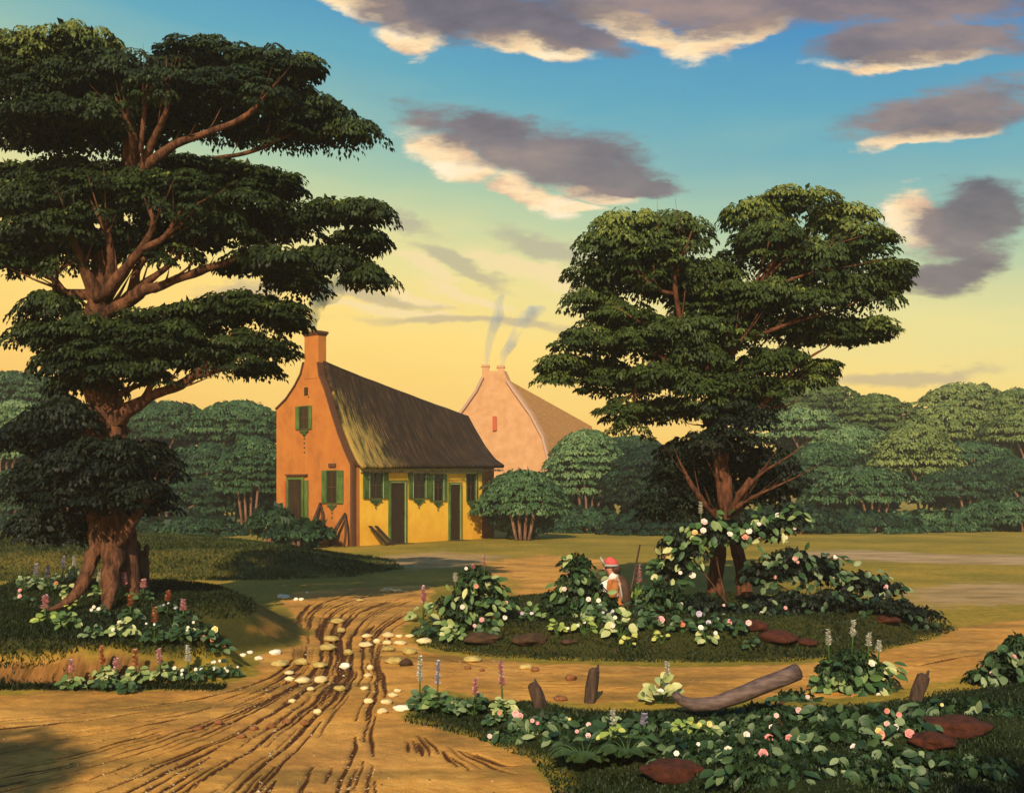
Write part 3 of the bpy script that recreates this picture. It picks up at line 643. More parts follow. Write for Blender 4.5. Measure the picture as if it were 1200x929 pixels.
FT = [ # right grove
 (957, 480, 44, 26, 58, 'round topped tree showing highest just right of the twin-stemmed tree', 'leaf_far2', .45),
 (942, 508, 44, 26, 53, 'pale green domed tree with red stems just below the highest crown beside the twin-stemmed tree', 'leaf_far', .75),
 (1026, 504, 34, 38, 56, 'steep rounded tree left of the gap of sky in the right grove', 'leaf_far2', .4),
 (1000, 532, 42, 26, 51, 'domed tree with pale stems under the steep rounded tree', 'leaf_far', .7),
 (965, 560, 46, 34, 47, 'broad green domed tree right behind the dark low leaves of the twin-stemmed tree', 'leaf_far', .55),
 (1012, 580, 46, 30, 43, 'low domed tree with forked red stems in the middle of the right grove', 'leaf_far', .5),
 (1130, 473, 42, 20, 60, 'small umbrella shaped tree standing highest at the right', 'leaf_far2', .65),
 (1112, 508, 62, 26, 56, 'widest umbrella shaped tree under the highest one at the right', 'leaf_far2', .6),
 (1072, 545, 38, 40, 48, 'pale tiered tree with hanging rows of leaves right of the sky gap', 'leaf_far2', .7),
 (1135, 540, 50, 20, 51, 'flat crowned bright green tree in the right grove', 'leaf_far', .6),
 (1122, 574, 46, 22, 46, 'flat crowned dark tree over the lowest hedge at the right', 'leaf_far', .3),
 (1192, 480, 30, 22, 57, 'light green domed tree cut by the right edge, uppermost there', 'leaf_far2', .7),
 (1196, 512, 34, 26, 52, 'light green tiered tree cut by the right edge, below the uppermost', 'leaf_far2', .6),
 (1188, 570, 40, 30, 47, 'dark green tree at the right edge behind the hedge', 'leaf_far', .25),
 # middle
 (688, 565, 42, 50, 44, 'feathery tiered tree between the two houses and the twin-stemmed tree', 'leaf_far', .7),
 (738, 552, 44, 38, 47, 'dim green tree right of the feathery one, under the twin-stemmed tree', 'leaf_far', .25),
 (770, 575, 50, 44, 43, 'darkest tree at the left foot of the twin-stemmed tree', 'leaf_far', .05),
 # left
 (22, 472, 48, 34, 48, 'green domed tree at the left edge with its top just above the dark boughs', 'leaf_far', .5),
 (18, 525, 32, 44, 43, 'pale tiered tree at the left edge under the domed one', 'leaf_far', .7),
 (20, 595, 34, 36, 40, 'lowest pale green tree at the left edge', 'leaf_far', .5),
 (196, 506, 42, 34, 50, 'round crowned tree just right of the old tree trunk', 'leaf_far', .55),
 (280, 508, 46, 34, 50, 'wide round crowned tree touching the orange gable', 'leaf_far', .5),
 (245, 556, 46, 32, 46, 'feathery tree with lilac stems in front of the two round crowns', 'leaf_far', .35),
 (298, 566, 34, 44, 42, 'tall narrow tree standing against the orange gable', 'leaf_far', .35),
 (215, 592, 48, 30, 42, 'low spreading tree right of the black boughs of the old tree', 'leaf_far', .25),
 (160, 575, 50, 50, 45, 'shadowy tree behind the trunk of the old tree', 'leaf_far', .1),
 (90, 570, 60, 60, 47, 'shadowy tree behind the black boughs at the left', 'leaf_far', .1),
]
for f in FT:
    u, v, a, b, y, lab, mt, tn = f; a *= R.uniform(1.0, 1.18); b *= R.uniform(1.08, 1.3); tn = max(0, tn+R.uniform(-.16, .16))
    far_tree(u, v, a, b, y, lab, mt, tn)
SH = [ # hedges and bushes at the foot of the grove
 (612, 592, 47, 42, 34.2, 'round feathery bush at the right end of the yellow house', .6, 'round_bush'),
 (690, 618, 60, 22, 40, 'long low bush under the feathery tiered tree', .3, 'low_bush'),
 (778, 620, 62, 26, 38, 'dark low bush behind the left foot of the twin-stemmed tree', .0, 'low_bush'),
 (1090, 615, 62, 18, 41, 'low spreading bush with bluish leaves at the foot of the right grove', .5, 'low_bush'),
 (1180, 606, 58, 24, 41, 'hedge rising towards the right edge at the foot of the right grove', .4, 'low_bush'),
 (1000, 618, 70, 20, 40, 'long dark hedge in the middle of the right grove foot', .2, 'low_bush'),
 (925, 615, 50, 26, 39, 'dark hedge right behind the twin-stemmed tree', .05, 'low_bush'),
 (230, 622, 60, 18, 37, 'low hedge between the old tree and the orange gable', .2, 'low_bush'),
 (130, 622, 60, 20, 38, 'low hedge behind the stump of the old tree', .1, 'low_bush'),
 (30, 625, 60, 18, 38, 'low hedge at the left edge', .2, 'low_bush'),
 (868, 618, 40, 22, 41, 'shadowy bush seen between the stems of the twin-stemmed tree', .05, 'low_bush')]
for (u, v, a, b, y, lab, tn, nm) in SH:
    far_tree(u, v, a, b, y, lab, 'leaf_far', tn, nm, 2 if nm == 'low_bush' else 4, cat='bush', group='bushes at the foot of the grove')
# small bushes by the gable
for (u, v, a, b, y, lab) in [(318, 612, 24, 18, 31.2, 'small bush at the left foot of the orange gable, under the side door'), (352, 624, 30, 12, 29.5, 'tiny dark bush in the grass before the side door')]:
    far_tree(u, v, a, b, y, lab, 'leaf_far', .25, 'low_bush', 2, cat='bush', group='small bushes by the gable')

# ------------------------------------------------------------------ the yellow and orange house
E1 = Vector((.632, .775, 0)).normalized(); E2 = Vector((-.775, .632, 0)).normalized(); UP = Vector((0, 0, 1))
O = Vector((-4.67, 30, 0))
CAM = Vector((0, 0, CH))
def ray(u, v): return Vector(((u-600)/FP, 1, (HZ-v)/FP))
def onp(u, v, o, ea, n):
    d = ray(u, v); t = (o-CAM).dot(n)/d.dot(n); p = CAM+d*t; return (p-o).dot(ea), p.z
NG = -E1; NF = -E2     # outward normals: gable faces -E1, front faces -E2
def G(u, v): return onp(u, v, O, E2, E1)      # -> (w, z) on the gable plane
def Fr(u, v): return onp(u, v, O, E1, E2)     # -> (l, z) on the front plane
LW = 5.8
house = thing('cottage', 'cottage with orange curved gable, yellow front wall and long dark mossy roof', 'house', O+E1*2+E2*1.6)
right = [G(*p) for p in [(413, 546), (405, 528), (397, 507), (389, 482), (382, 458), (375, 440), (373, 425)]]
left = [G(*p) for p in [(356, 425), (353, 438), (346, 452), (336, 467), (324, 479)]]
WG = left[-1][0]
prof = [(0, -.4)]+[(max(0, w), z) for w, z in right]+left+[(WG, -.4)]
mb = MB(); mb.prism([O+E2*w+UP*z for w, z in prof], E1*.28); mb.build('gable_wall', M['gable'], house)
# dark coping on the gable edges
for seq in (right, left):
    mb = MB()
    for (w0, z0), (w1, z1) in zip(seq[:-1], seq[1:]):
        a = O+E2*w0+UP*z0; b = O+E2*w1+UP*z1; d = (b-a); L = d.length; d.normalize(); n = d.cross(E1)
        mb.box((a+b)/2+E1*.12, d*(L/2+.015), E1*.17, n*.022)
    mb.build('gable_coping', M['trim_brown'], house)
mb = MB()
mb.box(O+E1*(.285+(LW-.285)/2)+E2*.12+UP*1.0, E1*((LW-.285)/2), E2*.117, UP*1.42)
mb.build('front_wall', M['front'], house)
mb = MB()
mb.box(O+E1*(LW/2+.15)+E2*(WG-.12)+UP*1.5, E1*(LW/2-.14), E2*.12, UP*1.7)
far_prof = [(0.02, -.4), (0.02, 2.35), (1.45, 3.95), (WG-.02, 3.05), (WG-.02, -.4)]
mb.prism([O+E1*(LW-.2)+E2*w+UP*z for w, z in far_prof], E1*.197)
mb.build('back_wall', M['gable'], house)
mb = MB(); mb.box(O+E1*(LW+.36)+E2*.20+UP*1.0, E1*.355, E2*.12, UP*1.38); mb.build('annex_wall', M['gable'], house)
# corner strip
mb = MB(); mb.box(O-E1*.012-E2*.012+UP*1.07, E1*.05, E2*.05, UP*1.40); mb.build('corner_strip', M['trim_brown'], house)
# under-eave band
mb = MB(); mb.box(O+E1*(LW/2+.15)-E2*.02+UP*2.27, E1*(LW/2-.14), E2*.02, UP*.10); mb.build('eave_board', M['trim_cream'], house)
def roof(name, side):
    NLn, NS = 40, 18
    V = []; UVs = []
    if side == 'front':
        near = [(w, z+.03) for w, z in right][::-1]+[(-.22, right[0][1]-.14)]
        near[0] = (1.45, G(377, 428)[1])
        farp = [(1.45, 4.13), (1.1, 3.62), (.6, 2.98), (.15, 2.55), (-.25, 2.33)]
    else:
        near = [(1.45, G(377, 428)[1])]+[(w, z+.02) for w, z in left]+[(WG+.2, left[-1][1]-.18)]
        farp = [(1.45, 4.13), (2.2, 3.7), (WG+.2, 3.0)]
    def samp(pts, f):
        d = [0]
        for a, b in zip(pts[:-1], pts[1:]): d.append(d[-1]+math.hypot(b[0]-a[0], b[1]-a[1]))
        x = f*d[-1]
        for i in range(len(pts)-1):
            if x <= d[i+1]+1e-9:
                g = (x-d[i])/(d[i+1]-d[i]+1e-9); return (pts[i][0]*(1-g)+pts[i+1][0]*g, pts[i][1]*(1-g)+pts[i+1][1]*g), x
        return pts[-1], d[-1]
    for i in range(NLn+1):
        f = i/NLn; l = .16+f*(6.62-.16)
        for j in range(NS+1):
            (w0, z0), s0 = samp(near, j/NS); (w1, z1), s1 = samp(farp, j/NS)
            ff = f**.9
            z = z0*(1-ff)+z1*ff+.05+.018*mnoise.noise(Vector((l*1.5, j*.4, 2)))-.10*math.sin(math.pi*f)*0
            V.append(O+E1*l+E2*(w0*(1-ff)+w1*ff)+UP*z); UVs.append((l, s0*(1-f)+s1*f))
    me = bpy.data.meshes.new(name); base = wloc(house)
    F = [(i*(NS+1)+j, i*(NS+1)+j+1, (i+1)*(NS+1)+j+1, (i+1)*(NS+1)+j) for i in range(NLn) for j in range(NS)]
    if side == 'front': F = [f[::-1] for f in F]
    me.from_pydata([tuple(v-base) for v in V], [], F)
    uv = me.uv_layers.new(name='UVMap')
    for lp in me.loops: uv.data[lp.index].uv = UVs[lp.vertex_index]
    for p in me.polygons: p.use_smooth = True
    me.materials.append(M['roof'])
    o = bpy.data.objects.new(name, me); COL.objects.link(o); o.parent = house
    md = o.modifiers.new('thick', 'SOLIDIFY'); md.thickness = .11; md.offset = -1 if side == 'back' else -1
    return o
roof('roof_slope', 'front'); roof('roof_slope', 'back')
# straw fringe on the eave
lv = Leaves(); n = 900
ll = NR.uniform(.2, 6.6, n); f = (ll-.16)/6.46
zz = (right[0][1]-.11)*(1-f)+2.36*f
pos = np.array(O)+ll[:, None]*np.array(E1)+(-.2+NR.uniform(-.04, .03, n))[:, None]*np.array(E2); pos[:, 2] = zz-.01
dd = np.tile(np.array(-E2)*.6+np.array([0, 0, -.8]), (n, 1))+NR.normal(0, .12, (n, 3))
lv.add(pos, dd, np.tile(np.array(-E2), (n, 1)), NR.uniform(.06, .14, n), .02, NR.random(n))
fm = leaf_mat('thatch straw', [(0, (.02, .012, .006)), (.7, (.07, .04, .018)), (1, (.2, .13, .05))])
lv.build('thatch_fringe', fm, house)
# chimney
cz0 = G(367, 432)[1]-.3; cz1 = G(367, 391)[1]; w0 = G(373, 410)[0]; w1 = G(357, 410)[0]; wc = (w0+w1)/2; hw = abs(w1-w0)/2
ch = None
mb = MB(); mb.box(O+E1*.15+E2*wc+UP*((cz0+cz1)/2), E1*.16, E2*(hw+.004), UP*((cz1-cz0)/2)); ch = mb.build('chimney', M['gable'], house, bevel=.01)
mb = MB(); mb.box(O+E1*.15+E2*wc+UP*(cz1+.035), E1*.21, E2*(hw+.06), UP*.04); mb.box(O+E1*.15+E2*wc+UP*(cz1-.03), E1*.185, E2*(hw+.03), UP*.025)
c2 = mb.build('chimney_cap', M['trim_brown'], house, bevel=.01)
def rect_g(u0, v0, u1, v1):
    a = G(u0, v0); b = G(u1, v1); return (min(a[0], b[0]), max(a[0], b[0]), min(a[1], b[1]), max(a[1], b[1]))
def rect_f(u0, v0, u1, v1):
    a = Fr(u0, v0); b = Fr(u1, v1); return (min(a[0], b[0]), max(a[0], b[0]), min(a[1], b[1]), max(a[1], b[1]))
def slab(mb, r, face, d0, d1):
    """box over rectangle r on the wall, from d0 to d1 outwards"""
    ea = E2 if face == 'g' else E1; n = NG if face == 'g' else NF
    mb.box(O+ea*((r[0]+r[1])/2)+UP*((r[2]+r[3])/2)+n*((d0+d1)/2), ea*((r[1]-r[0])/2), n*((d1-d0)/2), UP*((r[3]-r[2])/2))
def frame(mb, r, face, t, d0, d1):
    slab(mb, (r[0]-t, r[0], r[2]-t, r[3]+t), face, d0, d1); slab(mb, (r[1], r[1]+t, r[2]-t, r[3]+t), face, d0, d1)
    slab(mb, (r[0], r[1], r[3], r[3]+t), face, d0, d1); slab(mb, (r[0], r[1], r[2]-t, r[2]), face, d0, d1)
def window(r, face, sh_l, sh_r, orn=True, seed=0, dots=0):
    mb = MB(); frame(mb, r, face, .03, -.01, .03); w = mb.build('window', M['trim_green'], house)
    mb = MB(); slab(mb, r, face, -.008, .008); mb.build('pane', M['dark_pane'], w)
    mb = MB(); m = (r[0]+r[1])/2; h = (r[2]+r[3])/2
    slab(mb, (m-.008, m+.008, r[2], r[3]), face, .009, .02); slab(mb, (r[0], m-.009, h-.008, h+.008), face, .009, .02); slab(mb, (m+.009, r[1], h-.008, h+.008), face, .009, .02)
    mb.build('glazing_bar', M['trim_brown'], w)
    ea = E2 if face == 'g' else E1; n = NG if face == 'g' else NF
    for s, sw in ((-1, sh_l), (1, sh_r)):
        if not sw: continue
        mb = MB(); x0 = r[0]-.035-sw if s < 0 else r[1]+.035
        q = (x0, x0+sw, r[2]-.02, r[3]+.02)
        slab(mb, q, face, .012, .045)
        for k in range(9):
            z = q[2]+.04+(q[3]-q[2]-.08)*k/8
            slab(mb, (q[0]+.02, q[1]-.02, z-.012, z+.012), face, .046, .056)
        s_ = mb.build('shutter', M['shutter'], w)
        mb = MB(); e = q[0] if s > 0 else q[1]; slab(mb, (e-.006, e+.006, q[2], q[3]), face, .047, .058); mb.build('shutter_edge', M['trim_cream'], w) if face == 'f' else None
    if orn:
        mb = MB(); m = (r[0]+r[1])/2; z = r[2]-.06; hw = (r[1]-r[0])/2
        slab(mb, (m-hw*.95, m+hw*.95, z-.05, z), face, .0, .05)
        slab(mb, (m-hw*.5, m+hw*.5, z-.11, z-.05), face, .0, .04)
        slab(mb, (m-hw*.25, m+hw*.25, z-.17, z-.11), face, .0, .03)
        for k in range(1+dots):
            c = O+ea*m+UP*(z-.24-k*.14)+n*.012; mb.ball(c, .028, 8, 5)
        mb.build('sill', M['trim_green'], w)
    return w
window(rect_f(433, 554, 447, 583), 'f', .24, .22)
window(rect_f(484, 554, 497, 583), 'f', .18, .17)
window(rect_f(508, 556, 518, 586), 'f', .16, .16)
window(rect_f(547, 554, 556, 586), 'f', 0, .09)
window(rect_g(352, 477, 362, 502), 'g', .12, .16, dots=3)
window(rect_g(384, 552, 395, 589), 'g', .26, .20, dots=1)
def door(r, face, cream=True):
    mb = MB(); t = .075
    slab(mb, (r[0]-t, r[0], -.05, r[3]+t), face, -.01, .06); slab(mb, (r[1], r[1]+t, -.05, r[3]+t), face, -.01, .06); slab(mb, (r[0], r[1], r[3], r[3]+t), face, -.01, .06)
    fr = mb.build('door_frame', M['shutter'], house)
    mb = MB(); n = 5
    for k in range(n):
        a = r[0]+(r[1]-r[0])*k/n; b = r[0]+(r[1]-r[0])*(k+1)/n
        slab(mb, (a+.004, b-.004, .02, r[3]), face, .0, .03)
    d = mb.build('door', M['door_wood'], house)
    mb = MB(); ea = E2 if face == 'g' else E1; n = NG if face == 'g' else NF
    mb.ball(O+ea*(r[1]-.07)+UP*.95+n*.05, .03, 8, 6); mb.build('handle', M['dark_pane'], d)
    mb = MB(); slab(mb, (r[0]-.1, r[1]+.1, -.06, .015), face, .0, .35); mb.build('doorstep', M['dark_stone'], house)
    if cream:
        mb = MB(); slab(mb, (r[1]+.01, r[1]+.028, .0, r[3]+.03), face, .061, .07); slab(mb, (r[0], r[1]+.009, r[3]+.015, r[3]+.03), face, .061, .07); mb.build('frame_line', M['trim_cream'], fr)
door(rect_f(457, 566, 473, 641), 'f'); door(rect_f(527, 568, 538, 640), 'f')
rd = rect_g(339, 562, 355, 640); door(rd, 'g', False)
mb = MB(); slab(mb, (rd[1]+.08, rd[1]+.16, -.05, rd[3]-.05), 'g', 0, .08); mb.build('side_post', M['red_post'], house)
mb = MB(); slab(mb, (rd[0]-.25, rd[1]+.1, rd[3]+.12, rd[3]+.17), 'g', 0, .09); mb.build('lintel', M['trim_brown'], house)
mb = MB(); slab(mb, (rd[0]-.27, rd[0]-.12, .3, rd[3]-.02), 'g', .01, .045); mb.build('shutter', M['shutter'], house)
q = rect_g(357, 454, 361, 463); mb = MB(); slab(mb, q, 'g', -.005, .02); mb.ball(O+E2*G(362, 465)[0]+UP*G(362, 465)[1]+NG*.01, .02, 8, 5); mb.build('attic_vent', M['dark_pane'], house)
q = rect_g(386, 543, 394, 547); mb = MB(); slab(mb, q, 'g', 0, .05); mb.build('lintel', M['trim_brown'], house)

# leaning things at the wall
def pole_thing(name, label, cat, base, top, r0, r1, mat, group=None, n=10):
    mb = MB(); b = Vector(base); t = Vector(top); mid = (b+t)/2
    mb.tube([b, b*.75+t*.25, mid, b*.25+t*.75, t], [r0, r0*.95, (r0+r1)/2, r1*1.05, r1], n, .3)
    return tag(mb.build(name, mat, None, True, loc=b), label, cat, group)
for i, (ub, ut, lab) in enumerate([(441, 431, 'left one of two dark boards leaning on the yellow wall'), (448, 438, 'right one of two dark boards leaning on the yellow wall, nearest to the first door')]):
    l0, _ = Fr(ub, 640); l1, _ = Fr(ut, 618); z1 = Fr(ut, 616)[1]
    b = O+E1*l0+NF*.5; b.z = Hs(b.x, b.y); t = O+E1*l1+NF*.09+UP*z1
    d = (t-b).normalized(); s = E1
    mb = MB(); mb.box((b+t)/2, d*((t-b).length/2), s*.06, d.cross(s)*.02)
    tag(mb.build('leaning_board', M['door_wood'], None, loc=b, bevel=.006), lab, 'board', 'boards leaning on the front wall')
for i, (pts, lab) in enumerate([([(371, 628), (374, 606), (378, 590), (381, 600), (384, 614), (385, 630)], 'narrow bent hoop leaning on the orange gable below the shuttered window'),
                                ([(397, 640), (401, 618), (408, 602), (411, 614), (413, 626), (414, 641)], 'thick bent hoop leaning at the corner of the orange gable')]):
    P = []
    for k, (u, v) in enumerate(pts):
        w, z = G(u, v); f = max(0, min(1, (z+.3)/1.4)); P.append(O+E2*w+NG*(.42-.34*f)+UP*z)
    mb = MB(); mb.tube(P, [.055, .06, .05, .04, .035, .03], 8, .3)
    tag(mb.build('wooden_hoop', M['dead_wood'], None, True, loc=(P[0].x, P[0].y, Hs(P[0].x, P[0].y))), lab, 'hoop', 'bent wooden hoops by the gable')

# ------------------------------------------------------------------ far house
YB = 78.0
def fb(u, v, dy=0): return at(u, v, YB+dy)
fh = thing('far_house', 'hazy pinkish house with twin chimneys and a long brown roof behind the cottage', 'house', gx(600, YB))
g = gx(600, YB).z-.3
gpts = [fb(530, 596), fb(530, 497), fb(545, 478), fb(558, 460), fb(566, 444), fb(568, 436), fb(590, 436), fb(596, 450), fb(606, 462), fb(622, 485), fb(636, 512), fb(644, 545), fb(644, 598)]
mb = MB(); mb.prism([(p.x, p.y+(p.x-gpts[0].x)*-.25, p.z) for p in gpts], (.25, .5, 0)); mb.build('gable_wall', M['far_wall'], fh)
def fo(u, v, d): # points along the ridge direction
    return at(u, v, YB+d)
A1, B1 = fo(593, 446, -1), fo(644, 528, -2.2)
A2, B2 = fo(694, 502, 9), fo(716, 545, 7.5)
A1b = fo(566, 452, 1)
V = []; F = []
N = 12
NP = [Vector((p.x+.02, p.y+(p.x-gpts[0].x)*-.25+.02, p.z-.06)) for p in (fb(592, 444), fb(594, 448), fb(604, 463), fb(621, 487), fb(635, 514), fb(644, 540))]
for i in range(N+1):
    f = i/N
    for j in range(N+1):
        k = j/N; x = k*(len(NP)-1); a = min(int(x), len(NP)-2); g_ = x-a; p = NP[a]*(1-g_)+NP[a+1]*g_; q = A2*(1-k)+B2*k; q.z -= .2*math.sin(math.pi*k); V.append(p*(1-f)+q*f)
F = [(i*(N+1)+j, (i+1)*(N+1)+j, (i+1)*(N+1)+j+1, i*(N+1)+j+1) for i in range(N) for j in range(N)]
mb = MB(); mb.add(V, F); rf = mb.build('roof_slope', M['far_roof'], fh); md = rf.modifiers.new('t', 'SOLIDIFY'); md.thickness = .25
mb = MB(); C1 = fo(533, 490, 3); C2 = fo(640, 530, 14); mb.add([A1+Vector((0, .1, 0)), A2, C2, C1], [(0, 1, 2, 3)]); rf = mb.build('roof_slope', M['far_roof'], fh); md = rf.modifiers.new('t', 'SOLIDIFY'); md.thickness = .2
mb = MB(); a = fo(644, 545, -2.0); b = fo(712, 549, 7.4); mb.add([(a.x, a.y+.3, g), (b.x, b.y, g), (b.x, b.y, b.z+.2), (a.x, a.y+.3, a.z+.9)], [(0, 1, 2, 3)]); rf = mb.build('side_wall', M['far_wall'], fh); md = rf.modifiers.new('t', 'SOLIDIFY'); md.thickness = .3
for u0, u1, vt in ((565, 573, 429), (583, 591, 430)):
    a = fb(u0, vt, -.3); b = fb(u1, 452, -.3); mb = MB()
    mb.box(((a.x+b.x)/2, YB-.25, (a.z+b.z)/2), ((b.x-a.x)/2, 0, 0), (0, .35, 0), (0, 0, (a.z-b.z)/2)); mb.box(((a.x+b.x)/2, YB-.25, a.z), ((b.x-a.x)/2+.06, 0, 0), (0, .4, 0), (0, 0, .08))
    mb.build('chimney', M['far_wall'], fh)
mb = MB(); a = fb(573, 436, -.2); b = fb(583, 446, -.2); mb.box(((a.x+b.x)/2, YB-.25, (a.z+b.z)/2), ((b.x-a.x)/2-.01, 0, 0), (0, .2, 0), (0, 0, (a.z-b.z)/2)); mb.build('chimney_bridge', M['far_trim'], fh)
mb = MB(); a = fb(577, 487, -1.35); b = fb(582, 504, -1.35); mb.box(((a.x+b.x)/2, YB-.85, (a.z+b.z)/2), ((b.x-a.x)/2, 0, 0), (0, .12, 0), (0, 0, (a.z-b.z)/2)); mb.build('window', M['far_door'], fh)
mb = MB(); seq = [fb(594, 448), fb(604, 463), fb(621, 487), fb(635, 514), fb(643, 546)]
mb.tube([Vector((p.x, p.y+(p.x-gpts[0].x)*-.25-.12, p.z)) for p in seq], .12, 6); mb.build('gable_coping', M['far_trim'], fh)
mb = MB(); seq = [fb(530, 496), fb(545, 477), fb(558, 459), fb(566, 443)]
mb.tube([Vector((p.x, p.y+(p.x-gpts[0].x)*-.25-.12, p.z)) for p in seq], .12, 6); mb.build('gable_coping', M['far_trim'], fh)

# ------------------------------------------------------------------ smoke
def smoke(pts, label, dens, col, y):
    m = bpy.data.materials.new('smoke'); m.use_nodes = True; nt = m.node_tree
    nt.nodes.remove(nt.nodes['Principled BSDF'])
    v = nt.nodes.new('ShaderNodeVolumePrincipled'); v.inputs['Color'].default_value = (*col, 1)
    f = ntex(nt, 14/y*3, 4, .6); k = ramp(nt, [(.36, (0, 0, 0)), (.62, (1, 1, 1))], f)
    nt.links.new(mathn(nt, 'MULTIPLY', k, dens), v.inputs['Density']); nt.links.new(v.outputs[0], nt.nodes['Material Output'].inputs['Volume'])
    mb = MB(); P = [at(u, v_, y) for u, v_, r in pts]; mb.tube(P, [r*y/FP for u, v_, r in pts], 12, .5)
    o = mb.build('smoke_plume', m, None, True, loc=P[0]); tag(o, label, 'smoke', 'smoke rising from chimneys')
smoke([(367, 388, 4), (366, 378, 7), (368, 366, 9), (374, 352, 12), (384, 342, 14), (396, 334, 13), (404, 326, 5)], 'grey green smoke drifting from the cottage chimney', 6.5, (.34, .46, .42), 31.1)
smoke([(570, 428, 3), (571, 415, 4), (573, 400, 5), (578, 384, 6), (584, 370, 7), (583, 355, 6), (590, 345, 3)], 'pale blue smoke from the left chimney of the far house', 1.5, (.60, .75, .95), 77.8)
smoke([(588, 429, 3), (591, 415, 5), (600, 402, 7), (605, 390, 7), (612, 376, 8), (625, 365, 9), (640, 362, 4)], 'pale blue smoke from the right chimney of the far house', 1.3, (.60, .75, .95), 77.8)

# ------------------------------------------------------------------ stones on the road
def stone(u, v, a, b, mat, name, label, group, cat='stone', sink=.25, flat_=None):
    p = gp(u, v+b*.6); s = p.y/FP; rx = a*s; rz = max(b*s*.85, rx*.3); 
    if flat_: rz = rx*flat_
    mb = MB(); sd_ = R.random()*50
    mb.ball((p.x, p.y, p.z+rz*(1-sink)-rz*.15), 1, 18, 12, (rx, rx*R.uniform(.7, .95), rz), .28 if mat.startswith('stone') else .36, sd_)
    o = mb.build(name, M[mat], None, True, loc=p); tag(o, label, cat, group); o.rotation_euler.z = R.uniform(-.3, .3)
    return o
ORD = ['leftmost', 'second from left', 'third from left', 'fourth from left', 'fifth from left', 'sixth from left', 'seventh from left', 'eighth from left', 'ninth from left', 'tenth from left', 'eleventh from left', 'twelfth from left', 'rightmost']
def row(lst, fmt, mat, name, group, cat='stone'):
    lst = sorted(lst); n = len(lst)
    for i, (u, v, a, b) in enumerate(lst):
        w = 'rightmost' if i == n-1 and n > 1 else ORD[i]
        stone(u, v, a, b, mat, name, fmt % w, group, cat)
GS = 'pale stones strewn over the road'
S = lambda u, v, a, b, m, lab: stone(u, v, a, b, m, 'road_stone', lab, GS)
S(332, 699, 7, 4, 'stone_white', 'white oval stone where the upper road begins, above the grassy hump')
row([(347, 702, 3, 2.5), (353, 702, 3, 2.5), (360, 694, 1.8, 1.5)], 'tiny white pebble beside the oval stone above the grassy hump, %s of three', 'stone_white', 'road_stone', GS)
S(454, 691, 8, 3.2, 'stone', 'flat cream stone on the bend at the top of the road')
S(466, 692, 5, 2.6, 'stone', 'small cream stone touching the flat one at the top of the road')
S(422, 703, 5, 2, 'stone_olive', 'thin ochre stone alone among the upper ruts')
row([(395, 727, 8, 4), (400, 738, 5, 4)], 'ochre stone beside the longest rut in the upper road, %s of the pair', 'stone_olive', 'road_stone', GS)
row([(388, 748, 9, 4.5), (384, 758, 10, 5), (408, 764, 6, 4.5)], 'ochre flat stone right of the hump end, %s of three', 'stone_olive', 'road_stone', GS)
S(404, 780, 6.5, 4.5, 'stone_white', 'bright white round stone in the middle of the road')
S(323, 764, 7, 4, 'stone_white', 'largest white stone right in front of the grassy hump')
row([(285, 767, 4, 2.5), (293, 764, 4, 2.5), (303, 771, 5, 3.2)], 'small white stone in a line left of the largest, %s of three', 'stone_white', 'road_stone', GS)
row([(328, 777, 10, 5), (353, 775, 8, 5), (375, 779, 9, 4)], 'broad ochre stone in the row below the white ones, %s of three', 'stone_olive', 'road_stone', GS)
row([(339, 788, 6, 3), (339.5, 795, 6, 3.6), (355, 797, 10, 5), (376, 796, 8, 5)], 'cream stone in the cluster left of the two main ruts, %s of four', 'stone', 'road_stone', GS)
row([(364, 807, 4.5, 3), (342, 821, 4.5, 3), (372, 834, 5, 4)], 'lone small cream stone below the left cluster, %s of three', 'stone', 'road_stone', GS)
S(398, 806, 8, 4, 'stone_olive', 'ochre stone lying on a main rut below the white round one')
row([(427, 806, 5, 3), (432, 821, 6, 4), (448, 833, 6.5, 4)], 'cream stone stepping down to the white slab, %s of three', 'stone', 'road_stone', GS)
row([(453, 822, 7, 3.8), (460, 814, 6, 3.2), (466, 809, 4.5, 2.6)], 'yellowish cream stone just above the white slab, %s of three', 'stone', 'road_stone', GS)
S(472, 829, 11, 4.5, 'stone_white', 'long white slab at the corner of the flowery verge')
row([(434, 782, 4, 4), (431, 791, 4.5, 3.2)], 'small stone between the two main ruts, %s of the pair', 'stone', 'road_stone', GS)
row([(430, 745, 6, 3.2), (442, 751, 4.5, 4), (455, 744, 7, 4), (468, 745, 5, 2.4), (480, 745, 5, 2.6)], 'cream stone in the upper line left of the flower island, %s of five', 'stone', 'road_stone', GS)
row([(428, 755, 8, 4), (454, 753, 6, 3.4), (469, 753, 7.5, 3.8), (497, 751, 9, 5.2)], 'stone in the second line left of the flower island, %s of four', 'stone', 'road_stone', GS)
row([(455, 760, 8, 3.8), (480, 763, 9, 5), (462, 774, 10, 5.5)], 'flat ochre stone below the two lines of cream ones, %s of three', 'stone_olive', 'road_stone', GS)
S(554, 772, 11, 4.5, 'stone_olive', 'ochre flat stone alone on the right road under the flower island')
S(616, 781, 8, 4, 'stone_olive', 'ochre stone with a dark clod at its right on the right road')
GC = 'brown clods on the road'
C_ = lambda u, v, a, b, lab, m='clod': stone(u, v, a, b, m, 'earth_clod', lab, GC, 'clod')
C_(627, 784, 5, 4, 'dark clod touching the right end of an ochre stone')
C_(548, 782, 4, 3, 'brown clod under the ochre flat stone, left of two'); C_(565, 785, 3.5, 2.6, 'brown clod under the ochre flat stone, right of two')
C_(669, 794, 6, 5, 'lone brown clod between the two leaning stakes')
C_(657, 818, 8, 4, 'red brown clod lying in the moss between the two leaning stakes')
